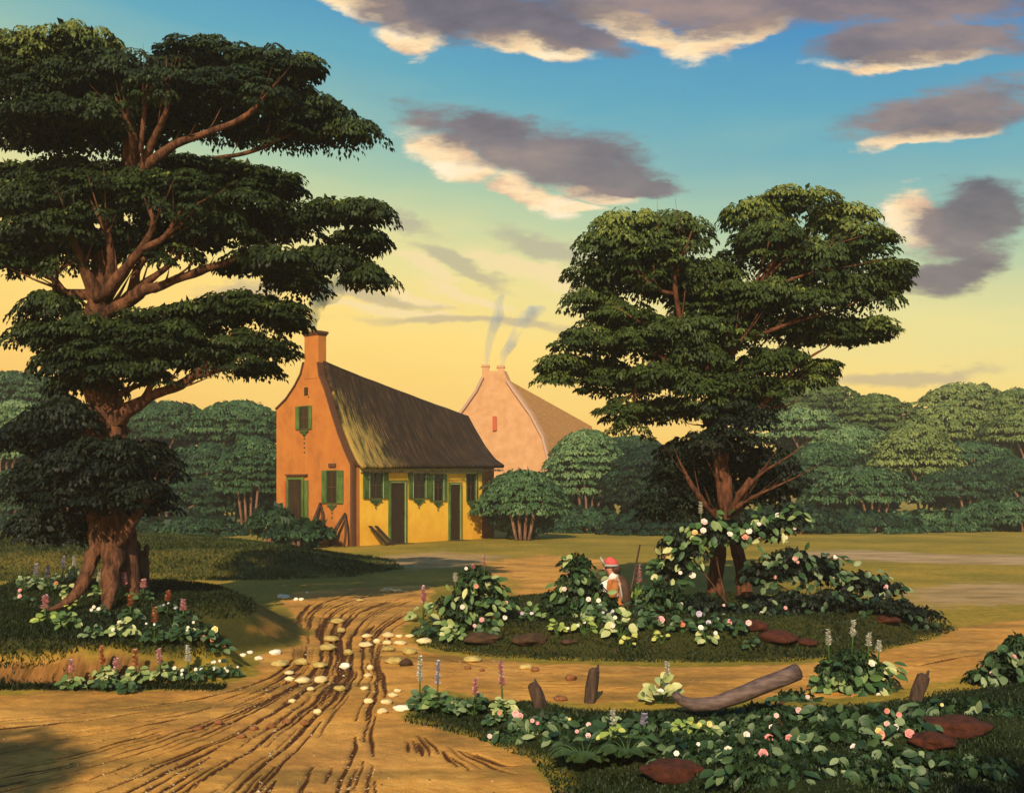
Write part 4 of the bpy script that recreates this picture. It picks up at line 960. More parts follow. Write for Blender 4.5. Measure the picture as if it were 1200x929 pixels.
C_(476, 776, 7, 6, 'dark mossy clod beside the flat ochre stones', 'dark_stone')
row([(232, 853, 6, 3), (256, 846, 5, 4), (283, 862, 6, 3.5), (297, 853, 5, 4), (318, 850, 5, 4), (336, 845, 5, 3.6), (357, 846, 5, 4.4)], 'red brown clod in the row across the lower road, %s of seven', 'clod', 'earth_clod', GC, 'clod')
GR = 'rust brown stones in the grass'
for (u, v, a, b, lab, m) in [(884, 732, 15, 8, 'rust brown rounded stone under the twin-stemmed tree, leftmost of three together', 'rust'), (911, 745, 22, 9, 'largest rust brown stone of three together under the twin-stemmed tree', 'rust'), (945, 752, 14, 5, 'small rust brown stone, rightmost of three together under the twin-stemmed tree', 'rust'), (918, 713, 11, 5, 'small rust brown stone half hidden right of the twin stems', 'rust'), (1040, 725, 15, 6, 'rust brown stone in the dark leaves at the right end of the island', 'rust'), (1118, 850, 38, 12, 'long rust brown stone in the verge near the right edge', 'rust'), (1092, 866, 26, 10, 'rust brown stone just below the long one near the right edge', 'rust'), (788, 900, 36, 13, 'rust brown half dome stone at the bottom of the picture by the ferns', 'rust'), (565, 748, 22, 7, 'dark brown clod bank in the front edge of the island, left one', 'dark_stone'), (622, 748, 20, 8, 'dark brown clod bank in the front edge of the island, right one', 'dark_stone')]:
    stone(u, v, a, b, m, 'rust_stone' if m == 'rust' else 'earth_lump', lab, GR if m == 'rust' else 'dark lumps in the island edge', 'stone' if m == 'rust' else 'earth lump', .35)
stone(667, 752, 10, 4, 'dark_stone', 'grey_stone', 'small grey stone in the grass edge of the island', None)

# loose grit
def grit():
    n = 9000; k = n*3; y = 1/NR.uniform(1/17.5, 1/5.2, k); x = NR.uniform(-1, 1, k)*.55*y
    m = (sd(x, y, P_ROAD) > .03) & (vnoise(x, y, 1.3, 60)+vnoise(x, y, 4, 61)*.6 > -.05+.3*(NR.random(k)-.5)); x = x[m][:n]; y = y[m][:n]; n = len(x)
    r = NR.uniform(.003, .010, n)*(1+(NR.random(n) > .97)*.9); z = H(x, y)-.004
    T = np.array([[1, 0, 0], [.2, .9, 0], [-.9, .3, 0], [-.3, -.9, 0], [.1, .1, .65]]); F = np.array([[0, 1, 4], [1, 2, 4], [2, 3, 4], [3, 0, 4]])
    a = NR.uniform(0, 6.28, n); V = T[None]*r[:, None, None]*NR.uniform(.7, 1.3, (n, 5, 3)); c, s_ = np.cos(a)[:, None], np.sin(a)[:, None]
    V = np.stack([V[..., 0]*c-V[..., 1]*s_, V[..., 0]*s_+V[..., 1]*c, V[..., 2]], -1)+np.stack([x, y, z], -1)[:, None]
    m_ = leaf_mat('grit', [(0, (.10, .045, .018)), (.6, (.34, .19, .07)), (1, (.62, .50, .28))], 0, .9)
    o = np_obj('grit', V.reshape(-1, 3), (F[None]+(np.arange(n)*5)[:, None, None]).reshape(-1, 3), m_, None, np.repeat(NR.random(n), 5)); tag(o, 'loose brown grit scattered over the dirt road', 'grit', kind='stuff')
grit()

# ------------------------------------------------------------------ log, stakes, stump
b = gp(850, 846); yb = b.y
mb = MB(); pts = [(791, 812, 4.5), (797, 820, 6), (812, 826, 7.5), (838, 824, 8.5), (868, 814, 9), (895, 803, 9.5), (918, 794, 10), (934, 787, 10.5)]
mb.tube([at(u, v, yb-.0+(i*.02)) for i, (u, v, r) in enumerate(pts)], [r*yb/FP for *_, r in pts], 14, .18)
lg = thing('curved_log', 'smooth curved log lying on the flowery verge with its cut end up to the right', 'log', b)
mb.build('log_body', M['log'], lg, True)
e = at(934, 787, yb+.14); d = (at(934, 787, yb+.14)-at(918, 794, yb+.12)).normalized(); mb = MB(); mb.tube([e+d*.002, e+d*.012], [10*yb/FP, 9.3*yb/FP], 14, .18); mb.build('cut_end', M['dead_wood'], lg)
def stake(ub, vb, ut, vt, w, label, mat='dead_wood', name='wooden_stake', grp='old wooden stakes along the verge'):
    b = gp(ub, vb); y = b.y; t = at(ut, vt, y+.03); s = y/FP; mb = MB()
    bb = b-Vector((0, 0, .06)); d = t-bb
    P = [bb+d*f for f in (0, .25, .5, .75, .93, 1)]
    mb.tube(P, [w*s*k for k in (1.05, 1, .98, .95, .9, .45)], 9, .45)
    k = d.normalized()
    mb.tube([t-k*w*s*1.2+Vector((w*s*.45, 0, 0)), t+k*w*s*.55+Vector((w*s*.5, 0, 0))], [w*s*.45, w*s*.15], 6, .4)
    return tag(mb.build(name, M[mat], None, loc=b, bevel=.002), label, 'stake', grp)
stake(637, 826, 624, 799, 7.5, 'short dark stake leaning left beside the right road')
stake(690, 823, 697, 782, 7, 'tall dark stake leaning right beside the right road')
stake(1069, 822, 1083, 789, 8, 'brown stake right of the bush with four white spikes')
stake(720, 766, 722, 758, 1.5, 'thin dark twig at the edge of the island road', name='twig', grp=None)
b = gx(170, 12.3); mb = MB()
s = 12.3/FP
mb.tube([at(168, 720, 12.3), at(167, 690, 12.3), at(167, 660, 12.3), at(165, 645, 12.3)], [9*s, 9*s, 8.5*s, 8*s], 12, .4)
mb.tube([at(162, 650, 12.25), at(162, 638, 12.25), at(161, 634, 12.25)], [4*s, 3*s, 1*s], 7, .5)
mb.tube([at(171, 652, 12.25), at(172, 641, 12.25), at(173, 637, 12.25)], [4*s, 3*s, 1*s], 7, .5)
tag(mb.build('broken_stump', M['dead_wood'], None, loc=b), 'broken jagged stump standing right of the old tree roots', 'stump')

# ------------------------------------------------------------------ plants
def blossoms(spots, rad, mat, parent, name='blossom', petals=6, tint=None):
    lv = Leaves(T_OVAL)
    for i, p in enumerate(spots):
        n = petals*2; a = np.arange(n)/petals*2*math.pi+R.random()*6; r = rad*R.uniform(.45, .85)
        lift = np.where(np.arange(n) < petals, .35, 1.1)
        f = Vector((R.uniform(-.3, .3), -1, R.uniform(.1, .7))).normalized()
        s = f.cross(UP).normalized(); t = s.cross(f)
        fv, sv, tv = np.array(f), np.array(s), np.array(t)
        d = np.cos(a)[:, None]*sv+np.sin(a)[:, None]*tv+lift[:, None]*fv
        tn = np.clip((R.random() if tint is None else tint)+NR.normal(0, .06, n), 0, 1)
        lv.add(np.tile(np.array(p), (n, 1)), d, np.tile(fv, (n, 1))-d*.3, r*np.where(lift > 1, .7, .95), r*1.25, tn)
    return lv.build(name, M[mat], parent)
def spike(p, h, r, mat, parent, lean=0):
    """stem with tight buds up its length"""
    p = Vector(p); t = p+Vector((lean*h, 0, h)); mb = MB(); mb.tube([p, (p+t)/2+Vector((.1*lean*h, 0, 0)), t], [r*.3, r*.25, r*.15], 5); mb.build('stem', M['stem'], parent, True)
    r = r*1.35; lv = Leaves(); n = 60; f = NR.uniform(.52, 1.0, n); a = NR.uniform(0, 6.28, n)
    pos = np.array(p)+(np.array(t)-np.array(p))*f[:, None]; d = np.stack([np.cos(a), np.sin(a), np.full(n, .7)], -1)
    lv.add(pos, d, np.stack([-np.cos(a)*.5, -np.sin(a)*.5, np.ones(n)], -1), r*(1.5-f*.75), r*(1.3-f*.6), NR.random(n)); lv.build('flower_spike', M[mat], parent)
def plant(u, v, w, label, leaf='leaf_broad', spikes=(), bloom=None, nleaf=14, ll=None, tint=.5, upright=0., name='flowering_plant', cat='plant', grp='flowering plants of the verges', tall=1.0):
    """u,v foot in the photo, w half width in px; spikes: (du, top_v, r_px, mat)"""
    p = gp(u, v); s = p.y/FP; t = thing(name, label, cat, p, grp)
    W = w*s*1.1; nleaf = int(nleaf*1.5); L = (ll or w*.56)*s; tall = tall*1.45
    lv = Leaves(T_OVAL); a = NR.uniform(0, 6.28, nleaf); q = NR.random(nleaf)**.6
    hgt = W*tall*(1-q*.75)*NR.uniform(.6, 1, nleaf)+.015
    pos = np.array(p)+np.stack([np.cos(a)*W*.55*q, np.sin(a)*W*.45*q, hgt*.8], -1)
    d = np.stack([np.cos(a), np.sin(a)-.25, .1-.5*q+upright+NR.normal(0, .15, nleaf)], -1)
    nm = np.stack([np.cos(a)*.4, np.sin(a)*.4-1.0, .85+NR.normal(0, .2, nleaf)], -1)
    lv.add(pos, d, nm, L*NR.uniform(.75, 1.2, nleaf), L*.72*NR.uniform(.75, 1.15, nleaf), np.clip(NR.normal(tint, .18, nleaf), 0, 1))
    lv.build('leaves', M[leaf], t)
    mb = MB()
    for i in range(nleaf): mb.tube([p+Vector((R.uniform(-.01, .01), 0, -.01)), Vector(pos[i])], [.004, .0025], 4, cap=False)
    mb.build('leaf_stalks', M['stem'], t)
    for (du, tv, r, m) in spikes:
        q = p+Vector((du*s, -.02, 0)); h = (v-tv)*s; spike(q+Vector((0, 0, .01)), h, r*s, m, t, R.uniform(-.06, .06))
    if bloom:
        n, br, m = bloom; sp = [p+Vector((R.uniform(-.8, .8)*W, -R.uniform(.1, .5)*W, W*tall*R.uniform(.35, .85))) for _ in range(n)]
        blossoms(sp, br*s, m, t)
    return t
PK, WH, OR, LI, YL = 'petal_pink', 'petal_white', 'petal_orange', 'petal_lilac', 'petal_yellow'
GL = 'flowering plants on the left bank'
for (u, v, w, lab, leaf, sp, bl, nl, ti, upr) in [
 (28, 694, 14, 'grey green upright plant at the left edge of the bank', 'leaf_broad_dark', [], None, 14, .8, .8),
 (42, 692, 13, 'upright leaved plant with one lilac spike, left of two by the left edge', 'leaf_broad_dark', [(0, 662, 3, LI)], None, 14, .85, .8),
 (58, 694, 13, 'upright leaved plant with one pinkish white spike behind the pink one', 'leaf_broad_dark', [(0, 664, 3, LI)], None, 14, .85, .8),
 (74, 684, 13, 'upright leaved plant with a faint lilac spike between two others left of the roots', 'leaf_broad_dark', [(0, 653, 2.5, LI)], None, 12, .85, .9),
 (88, 682, 12, 'upright leaved plant with the tallest pale spike just left of the roots', 'leaf_broad_dark', [(0, 652, 3, WH)], None, 12, .85, .9),
 (30, 706, 12, 'low dark plant with pale pink drooping blooms at the left edge', 'leaf_broad_dark', [], (4, 3.5, PK), 10, .3, 0),
 (53, 734, 17, 'yellow green plant with a bright pink spike on the left bank', 'leaf_yellow', [(0, 699, 5, PK)], None, 9, .5, 0),
 (80, 702, 15, 'round leaved plant with an orange bud left of the roots', 'leaf_broad', [], (1, 5, OR), 12, .7, 0),
 (82, 716, 12, 'pair of pale yellow leaves low between the roots and the pink spike', 'leaf_yellow', [], None, 8, .6, 0),
 (117, 700, 13, 'plant with a white spike growing between the tree roots', 'leaf_broad', [(0, 668, 3, WH)], None, 10, .5, 0),
 (78, 738, 18, 'green rounded leaves in front of the left root', 'leaf_broad', [], None, 14, .45, 0),
 (108, 748, 16, 'dark green rounded leaves at the front edge of the left bank', 'leaf_broad_dark', [], None, 12, .7, 0),
 (118, 724, 12, 'white blossomed plant at the tip of the right root', 'leaf_broad_dark', [], (3, 4, WH), 10, .6, 0),
 (146, 706, 16, 'plant with a pink spike right before the trunk', 'leaf_broad', [(0, 672, 4, PK)], None, 14, .55, 0),
 (143, 748, 20, 'yellow leaved plant under the trunk at the bank edge', 'leaf_broad', [], (2, 4, WH), 16, .85, 0),
 (154, 728, 15, 'plant with an orange pink bud stalk under the trunk', 'leaf_broad_dark', [(0, 698, 4, OR)], None, 12, .5, 0),
 (168, 704, 13, 'plant with two pink buds in front of the broken stump', 'leaf_broad_dark', [(0, 680, 4, PK)], None, 12, .4, 0),
 (182, 752, 17, 'plant with a reddish orange spike right of the broken stump', 'leaf_broad_dark', [(0, 712, 4, OR)], (2, 3, WH), 16, .5, 0),
 (197, 722, 15, 'dark plant with a dusky pink spike right of the broken stump', 'leaf_broad_dark', [(0, 694, 4, OR)], (3, 3, LI), 14, .3, 0),
 (216, 732, 16, 'dark leaved plant with a pink bud at the back of the bank', 'leaf_broad_dark', [(0, 704, 4, PK)], None, 14, .3, 0),
 (212, 752, 18, 'dark leaved plant with small white flowers in the crest of the bank', 'leaf_broad_dark', [], (4, 3, WH), 16, .4, 0),
 (240, 752, 18, 'plant with one yellow bloom at the right end of the bank', 'leaf_broad_dark', [], (2, 6, YL), 16, .4, 0),
 (256, 768, 18, 'plant with orange and white blooms at the right foot of the bank', 'leaf_broad_dark', [], (3, 4.5, OR), 16, .4, 0),
 (82, 808, 17, 'leftmost plant at the foot of the bank, with a leaning pink spike', 'leaf_broad', [(4, 774, 4, PK)], None, 14, .6, 0),
 (118, 804, 20, 'yellow green plant with a tall orange bud at the foot of the bank', 'leaf_broad', [(4, 760, 4, OR)], None, 16, .75, 0),
 (138, 802, 12, 'low plant with a bright pink spike at the foot of the bank', 'leaf_broad_dark', [(0, 772, 4, PK)], None, 10, .6, 0),
 (160, 804, 19, 'yellow green plant with a dusky orange spike at the foot of the bank', 'leaf_broad', [(1, 763, 4, OR)], None, 16, .75, 0),
 (186, 800, 20, 'round leaved plant with a magenta spike at the foot of the bank', 'leaf_broad', [(3, 762, 4, PK)], None, 16, .65, 0),
 (202, 798, 15, 'dark plant with three white blooms at the foot of the bank', 'leaf_broad_dark', [], (4, 4, WH), 14, .4, 0),
 (222, 798, 17, 'plant with a tall white spike at the foot of the bank', 'leaf_broad_dark', [(0, 758, 4, WH)], (2, 4, WH), 16, .5, 0),
 (244, 796, 17, 'dark plant with small white flowers near the right foot of the bank', 'leaf_broad_dark', [], (4, 3, WH), 16, .35, 0),
 (268, 794, 16, 'dark plant with a row of white flowers at the very tip of the bank', 'leaf_broad_dark', [], (5, 3, WH), 14, .3, 0),
 (120, 826-16, 14, 'low dark leaves in the roadside grass under the yellow green plants', 'leaf_broad_dark', [], None, 12, .4, 0),
 (150, 812, 15, 'low leaves below the bank row, left of the magenta spike', 'leaf_broad_dark', [], None, 12, .4, 0)]:
    plant(u, v, w, lab, leaf, sp, bl, nl, None, ti, upr, grp=GL)
GI = 'flowering plants on the island'
for (u, v, w, lab, leaf, sp, bl, nl, ti, upr) in [
 (494, 728, 20, 'big leaved plant with a pink spike at the left tip of the island', 'leaf_broad', [(2, 688, 4, PK)], None, 9, .75, 0),
 (504, 748, 18, 'low dark plant at the left tip of the island near the road', 'leaf_broad_dark', [], None, 14, .5, 0),
 (532, 752, 18, 'round pale leaved plant under the left flowering bush', 'leaf_broad', [], (1, 5, WH), 14, .7, 0),
 (570, 745, 17, 'dark rounded plant under the right side of the left flowering bush', 'leaf_broad_dark', [], (2, 5, PK), 14, .6, 0),
 (624, 728, 15, 'small plant with bluish white flowers alone between the two bushes', 'leaf_broad', [], (3, 3, LI), 10, .5, .3),
 (653, 746, 16, 'yellow leaved plant with a white flower left of the seated person', 'leaf_yellow', [], (1, 4, WH), 10, .6, 0),
 (684, 744, 17, 'yellowish plant with white centre under the seated person', 'leaf_yellow', [], (2, 4, WH), 10, .5, 0),
 (700, 730, 20, 'dense green plant just below the seated person', 'leaf_broad_dark', [], (4, 3, LI), 20, .7, 0),
 (727, 746, 22, 'pale grey green plant with a white centre flower in the island front', 'leaf_broad', [], (2, 4, WH), 12, .8, 0),
 (738, 758, 14, 'two pale yellow petals low at the island road edge', 'leaf_yellow', [], None, 5, 1, 0),
 (776, 754, 14, 'bright yellow green plant at the island road edge', 'leaf_yellow', [], None, 7, .9, 0),
 (748, 708, 15, 'tall pale green blades with a pink spike right of the seated person', 'leaf_yellow', [(0, 664, 4, PK)], None, 8, .3, 2.2),
 (762, 738, 18, 'plant with one pale pink bloom left of the red one', 'leaf_broad_dark', [], (1, 7, PK), 14, .6, 0),
 (800, 742, 18, 'plant with one red bloom in front of the twin stems', 'leaf_broad_dark', [], (1, 7, OR), 14, .5, 0),
 (828, 754, 17, 'yellow green plant with two white blooms below the red bloom', 'leaf_broad', [], (2, 5, WH), 9, .8, 0),
 (832, 738, 16, 'dark plant with a lilac pink bloom before the twin stems', 'leaf_broad_dark', [], (2, 5, LI), 14, .4, 0),
 (862, 745, 18, 'dark plant with pink blooms left of the rust brown stones', 'leaf_broad_dark', [], (2, 5, PK), 14, .4, 0),
 (880, 762, 14, 'low dark leaves in front of the rust brown stones', 'leaf_broad_dark', [], None, 10, .3, 0)]:
    plant(u, v, w, lab, leaf, sp, bl, nl, None, ti, upr, grp=GI)
GF = 'flowering plants on the front verge'
for (u, v, w, lab, leaf, sp, bl, nl, ti, upr) in [
 (494, 832, 20, 'plant with a white topped spike at the left tip of the front verge', 'leaf_broad_dark', [(-2, 770, 4, WH)], None, 20, .5, .2),
 (514, 834, 22, 'dense green plant with a lilac spike at the left of the front verge', 'leaf_broad', [(-2, 776, 4, LI)], None, 26, .4, .2),
 (538, 838, 17, 'low dark plant between the lilac and pink spikes of the front verge', 'leaf_broad_dark', [], (2, 3, PK), 14, .5, 0),
 (556, 838, 19, 'dark leaved plant with a short pink spike left of the yellow green stack', 'leaf_broad_dark', [(0, 796, 4, PK)], None, 20, .6, .4),
 (590, 838, 18, 'yellow green plant stacked under a tall pink spike beside the leaning stake', 'leaf_broad', [(0, 775, 4.5, PK)], None, 24, .85, .1),
 (580, 850, 15, 'low leaves under the yellow green stacked plant', 'leaf_broad_dark', [], (1, 4, OR), 12, .5, 0),
 (607, 852, 15, 'plant with one bright pink bloom below the leaning stake', 'leaf_broad_dark', [], (2, 6, PK), 12, .4, 0),
 (634, 858, 15, 'plant with two dusky pink blooms below the leaning stake', 'leaf_broad_dark', [], (3, 5, PK), 12, .3, 0),
 (655, 856, 14, 'dark plant with a pale yellow leaf between pink blooms', 'leaf_broad_dark', [], (1, 4, YL), 12, .4, 0),
 (690, 868, 15, 'plant with a pink bloom just above the ferns', 'leaf_broad_dark', [], (2, 5, PK), 12, .3, 0),
 (718, 872, 20, 'yellow leaved plant with a white spike above the ferns', 'leaf_yellow', [(0, 832, 3.5, WH)], None, 10, .5, 0),
 (752, 868, 16, 'plant with a leaning lilac spray right above the ferns', 'leaf_broad_dark', [(2, 838, 4.5, LI)], None, 12, .3, 0),
 (774, 824, 26, 'plant with big yellow leaves and a white spike at the left log end', 'leaf_broad', [(8, 776, 4, WH)], (1, 7, WH), 20, .95, .5),
 (804, 862, 20, 'yellow leaved plant below the left end of the log', 'leaf_yellow', [], None, 12, .45, 0),
 (830, 866, 18, 'yellow and white bloomed plant below the log', 'leaf_broad', [], (2, 6, YL), 12, .7, 0)]:
    plant(u, v, w, lab, leaf, sp, bl, nl, None, ti, upr, grp=GF)

def bush(cl, y, label, n_broad, bl, spikes=(), leaf='leaf_bush', broad='leaf_broad', tint=.45, ll=9, name='flowering_bush', grp='flowering bushes', stem_at=None, btint=.38, ground=False):
    """cl: (u,v,a,b) masses in px at depth y"""
    s = y/FP; um = sum(c[0] for c in cl)/len(cl); base = gx(um, y) if stem_at is None else gx(stem_at, y)
    t = thing(name, label, 'bush', base, grp)
    Lv = Leaves(); Lb = Leaves(T_OVAL); spots = []
    tot = sum(c[2]*c[3] for c in cl)
    for (u, v, a, b) in cl:
        c = at(u, v, y); rad = np.array((a*s, a*s*.75, b*s))
        if ground: c = gp(u, v+b*.35); rad = np.array((a*s, a*s*.7, b*s*.9)); c.z += rad[2]*.25
        clump(Lv, c, tuple(rad*.88), int(8+a*b/26), .07*y/12, 20, .05*y/12, .028*y/12, tint, int(a*b/2.2))
        k = max(1, int(n_broad*1.45*a*b/tot)); d = unit(NR.normal(0, 1, (k, 3))); d[:, 1] = -np.abs(d[:, 1])-.2; d[:, 2] = d[:, 2]*.9+.1; d = unit(d)
        pos = np.array(c)+d*rad*1.02
        dr = np.stack([d[:, 0]+NR.normal(0, .4, k), d[:, 1]*.4, -.5+NR.normal(0, .5, k)], -1)
        Lb.add(pos, dr, d+np.array([0, -.4, .5]), ll*s*NR.uniform(.7, 1.3, k), ll*.62*s*NR.uniform(.7, 1.3, k), np.clip(NR.normal(btint, .33, k), 0, 1))
        nb = max(1, int(bl[0]*a*b/tot)) if bl else 0
        for _ in range(nb):
            q = Vector((R.uniform(-1, 1), -R.uniform(.3, 1), R.uniform(-.5, 1))).normalized(); spots.append(c+Vector((q.x*rad[0], q.y*rad[1]*1.12, q.z*rad[2]))*1.0)
    Lv.build('foliage', M[leaf], t); Lb.build('broad_leaves', M[broad], t)
    if spots: blossoms(spots, bl[1]*s, bl[2], t)
    mb = MB()
    for k in range(5 if stem_at is None else 2):
        c = cl[k % len(cl)]; e = gp(c[0], c[1]+c[3]*.35) if ground else at(c[0], c[1], y+.1); mb.tube([base+Vector((R.uniform(-.05, .05), 0, -.03)), (base+e)/2+Vector((R.uniform(-.05, .05), 0, 0)), e], [.012, .009, .005], 6, .3)
    mb.build('stems', M['bark_right'], t)
    for (u, vb, vt, r, m) in spikes: spike(at(u, vb, y-.12), (vb-vt)*s, r*s, m, t, R.uniform(-.08, .08))
    return t
GB = 'flowering bushes'
bush([(560, 695, 34, 26), (540, 712, 36, 22), (575, 708, 32, 24), (552, 728, 36, 18), (556, 678, 18, 16)], 11.7, 'round dark flowering bush at the left end of the island', 46, (9, 4, 'petal'), [(568, 680, 650, 2.5, PK), (534, 694, 672, 3, WH), (555, 672, 662, 2.5, PK)], ll=11)
bush([(680, 690, 34, 26), (676, 665, 18, 22), (655, 705, 24, 18), (700, 712, 36, 20), (672, 718, 34, 18)], 12.1, 'dark flowering bush left of the seated person', 44, (7, 4, 'petal'), ll=11)
bush([(775, 700, 26, 26), (760, 715, 26, 18), (790, 720, 30, 20)], 12.0, 'low dark flowering bush between the seated person and the twin stems', 26, (5, 5, 'petal'), ll=10, broad='leaf_broad_dark')
bush([(800, 640, 30, 26), (835, 622, 34, 24), (870, 620, 34, 22), (902, 618, 30, 20), (790, 665, 24, 20), (925, 605, 22, 14)], 13.2, 'bush with cream and pink roses climbing round the twin stems', 95, (20, 5.5, 'petal'), [(822, 620, 588, 3, WH)], leaf='leaf_black', ll=11, stem_at=850, btint=.34)
bush([(925, 660, 36, 24), (960, 668, 40, 22), (890, 672, 24, 18), (1005, 682, 40, 18), (1035, 690, 24, 14)], 13.0, 'dark sprawling bush with white and pink roses right of the twin stems', 70, (9, 4, 'petal'), leaf='leaf_black', broad='leaf_broad_dark', ll=10, btint=.55)
bush([(980, 705, 44, 18), (1035, 712, 42, 16), (1075, 720, 28, 12), (930, 705, 40, 16)], 12.3, 'black low bush stretching to the right tip of the island', 24, None, leaf='leaf_black', broad='leaf_broad_dark', ll=9, tint=.5, btint=.1)
bush([(820, 712, 34, 20), (860, 722, 34, 18), (895, 716, 30, 18)], 12.0, 'shadowy bush at the foot of the twin stems', 30, (5, 4, 'petal'), leaf='leaf_black', broad='leaf_broad_dark', ll=9, btint=.2)
bush([(1000, 780, 34, 24), (976, 790, 26, 22), (1024, 790, 28, 22), (1000, 804, 40, 16)], 8.8, 'round bush with four white flower spikes on the front verge', 46, (4, 6, WH), [(972, 778, 738, 3.6, WH), (998, 768, 728, 4, WH), (1017, 776, 742, 3.6, WH), (1029, 778, 752, 3.6, WH)], ll=15)
bush([(1180, 780, 34, 24), (1155, 795, 24, 16), (1200, 800, 34, 20), (1195, 758, 22, 20)], 9.1, 'bush with pink blooms cut by the right edge', 34, (8, 5, PK), ll=14, broad='leaf_broad_dark', btint=.7)
# trailing mats on the front verge
for (cl, y, lab, nb, bl) in [([(795, 868, 36, 10), (840, 872, 40, 12), (815, 885, 40, 10)], 7.3, 'trailing green leaves below the log, left of the pink roses', 56, (3, 4, WH)),
                             ([(880, 855, 42, 14), (925, 862, 42, 14), (895, 875, 44, 12)], 7.5, 'trailing plant with large pink and white roses under the log', 62, (12, 7, 'petal')),
                             ([(975, 838, 44, 14), (1020, 842, 40, 14), (985, 860, 44, 12), (1055, 848, 30, 10)], 7.8, 'trailing plant with pink and yellow roses below the bush with white spikes', 62, (16, 6, 'petal')),
                             ([(930, 815, 30, 8), (900, 832, 40, 10), (860, 845, 34, 8)], 8.0, 'trailing leaves with small pink buds right behind the roses beside the log', 44, (7, 4.5, PK)),
                             ([(735, 852, 34, 10), (770, 846, 34, 9), (700, 845, 30, 9)], 7.9, 'trailing dark leaves between the leaning stakes and the log', 40, (4, 3.5, PK)), ([(640, 842, 34, 9), (600, 860, 30, 8), (670, 862, 26, 9)], 7.9, 'trailing dark leaves before the short leaning stake', 34, (5, 4, PK)), ([(900, 900, 50, 12), (960, 892, 50, 12), (1010, 905, 50, 12)], 6.9, 'trailing dark leaves nearest the bottom edge right of the half dome stone', 50, None), ([(1080, 890, 44, 12), (1150, 895, 44, 12), (1030, 880, 36, 10)], 6.9, 'trailing dark leaves under the two rust brown stones near the right edge', 40, None), ([(1080, 830, 30, 9), (1120, 826, 40, 9), (1165, 832, 40, 9)], 8.2, 'low dark leaves between the brown stake and the right edge', 24, (4, 4, YL))]:
    bush(cl, y, lab, nb, bl, name='trailing_plant', ground=True, grp='trailing plants on the front verge', ll=13, broad='leaf_broad_dark', btint=.45)

# ferns
def fern(u, v, w, label):
    p = gp(u, v); s = p.y/FP; t = thing('fern', label, 'fern', p, 'ferns at the bottom of the verge')
    lv = Leaves(); mb = MB()
    for k in range(16):
        a = k/16*2*math.pi+R.uniform(-.15, .15); Lf = w*s*R.uniform(.8, 1.1); P = []
        for i in range(10):
            f = i/9; r = Lf*f; P.append(p+Vector((math.cos(a)*r, math.sin(a)*r*.9, .02+Lf*1.1*f*(1.25-f*1.0))))
        mb.tube(P, [.004*(1-.7*i/9) for i in range(10)], 4, cap=False)
        for i in range(36):
            f = .1+.9*i/35; j = min(int(f*9), 8); g = f*9-j; q = P[j]*(1-g)+P[j+1]*g; dr = (P[j+1]-P[j]).normalized(); sd_ = dr.cross(UP).normalized()
            l = Lf*.30*math.sin(math.pi*(.12+.85*f))+.008
            for sg in (-1, 1):
                lv.add(np.array([q]), np.array([sd_*sg+dr*.45-UP*.25]), np.array([UP+dr*.2]), l, .016, R.random())
    mb.build('frond_stalks', M['stem'], t); lv.build('fronds', M['fern'], t)
fern(685, 898, 44, 'left fern of two at the bottom under the white spiked plant')
fern(735, 892, 40, 'right fern of two at the bottom, beside the rust brown half dome stone')
fern(812, 872, 26, 'small fern under the yellow leaved plant below the log')

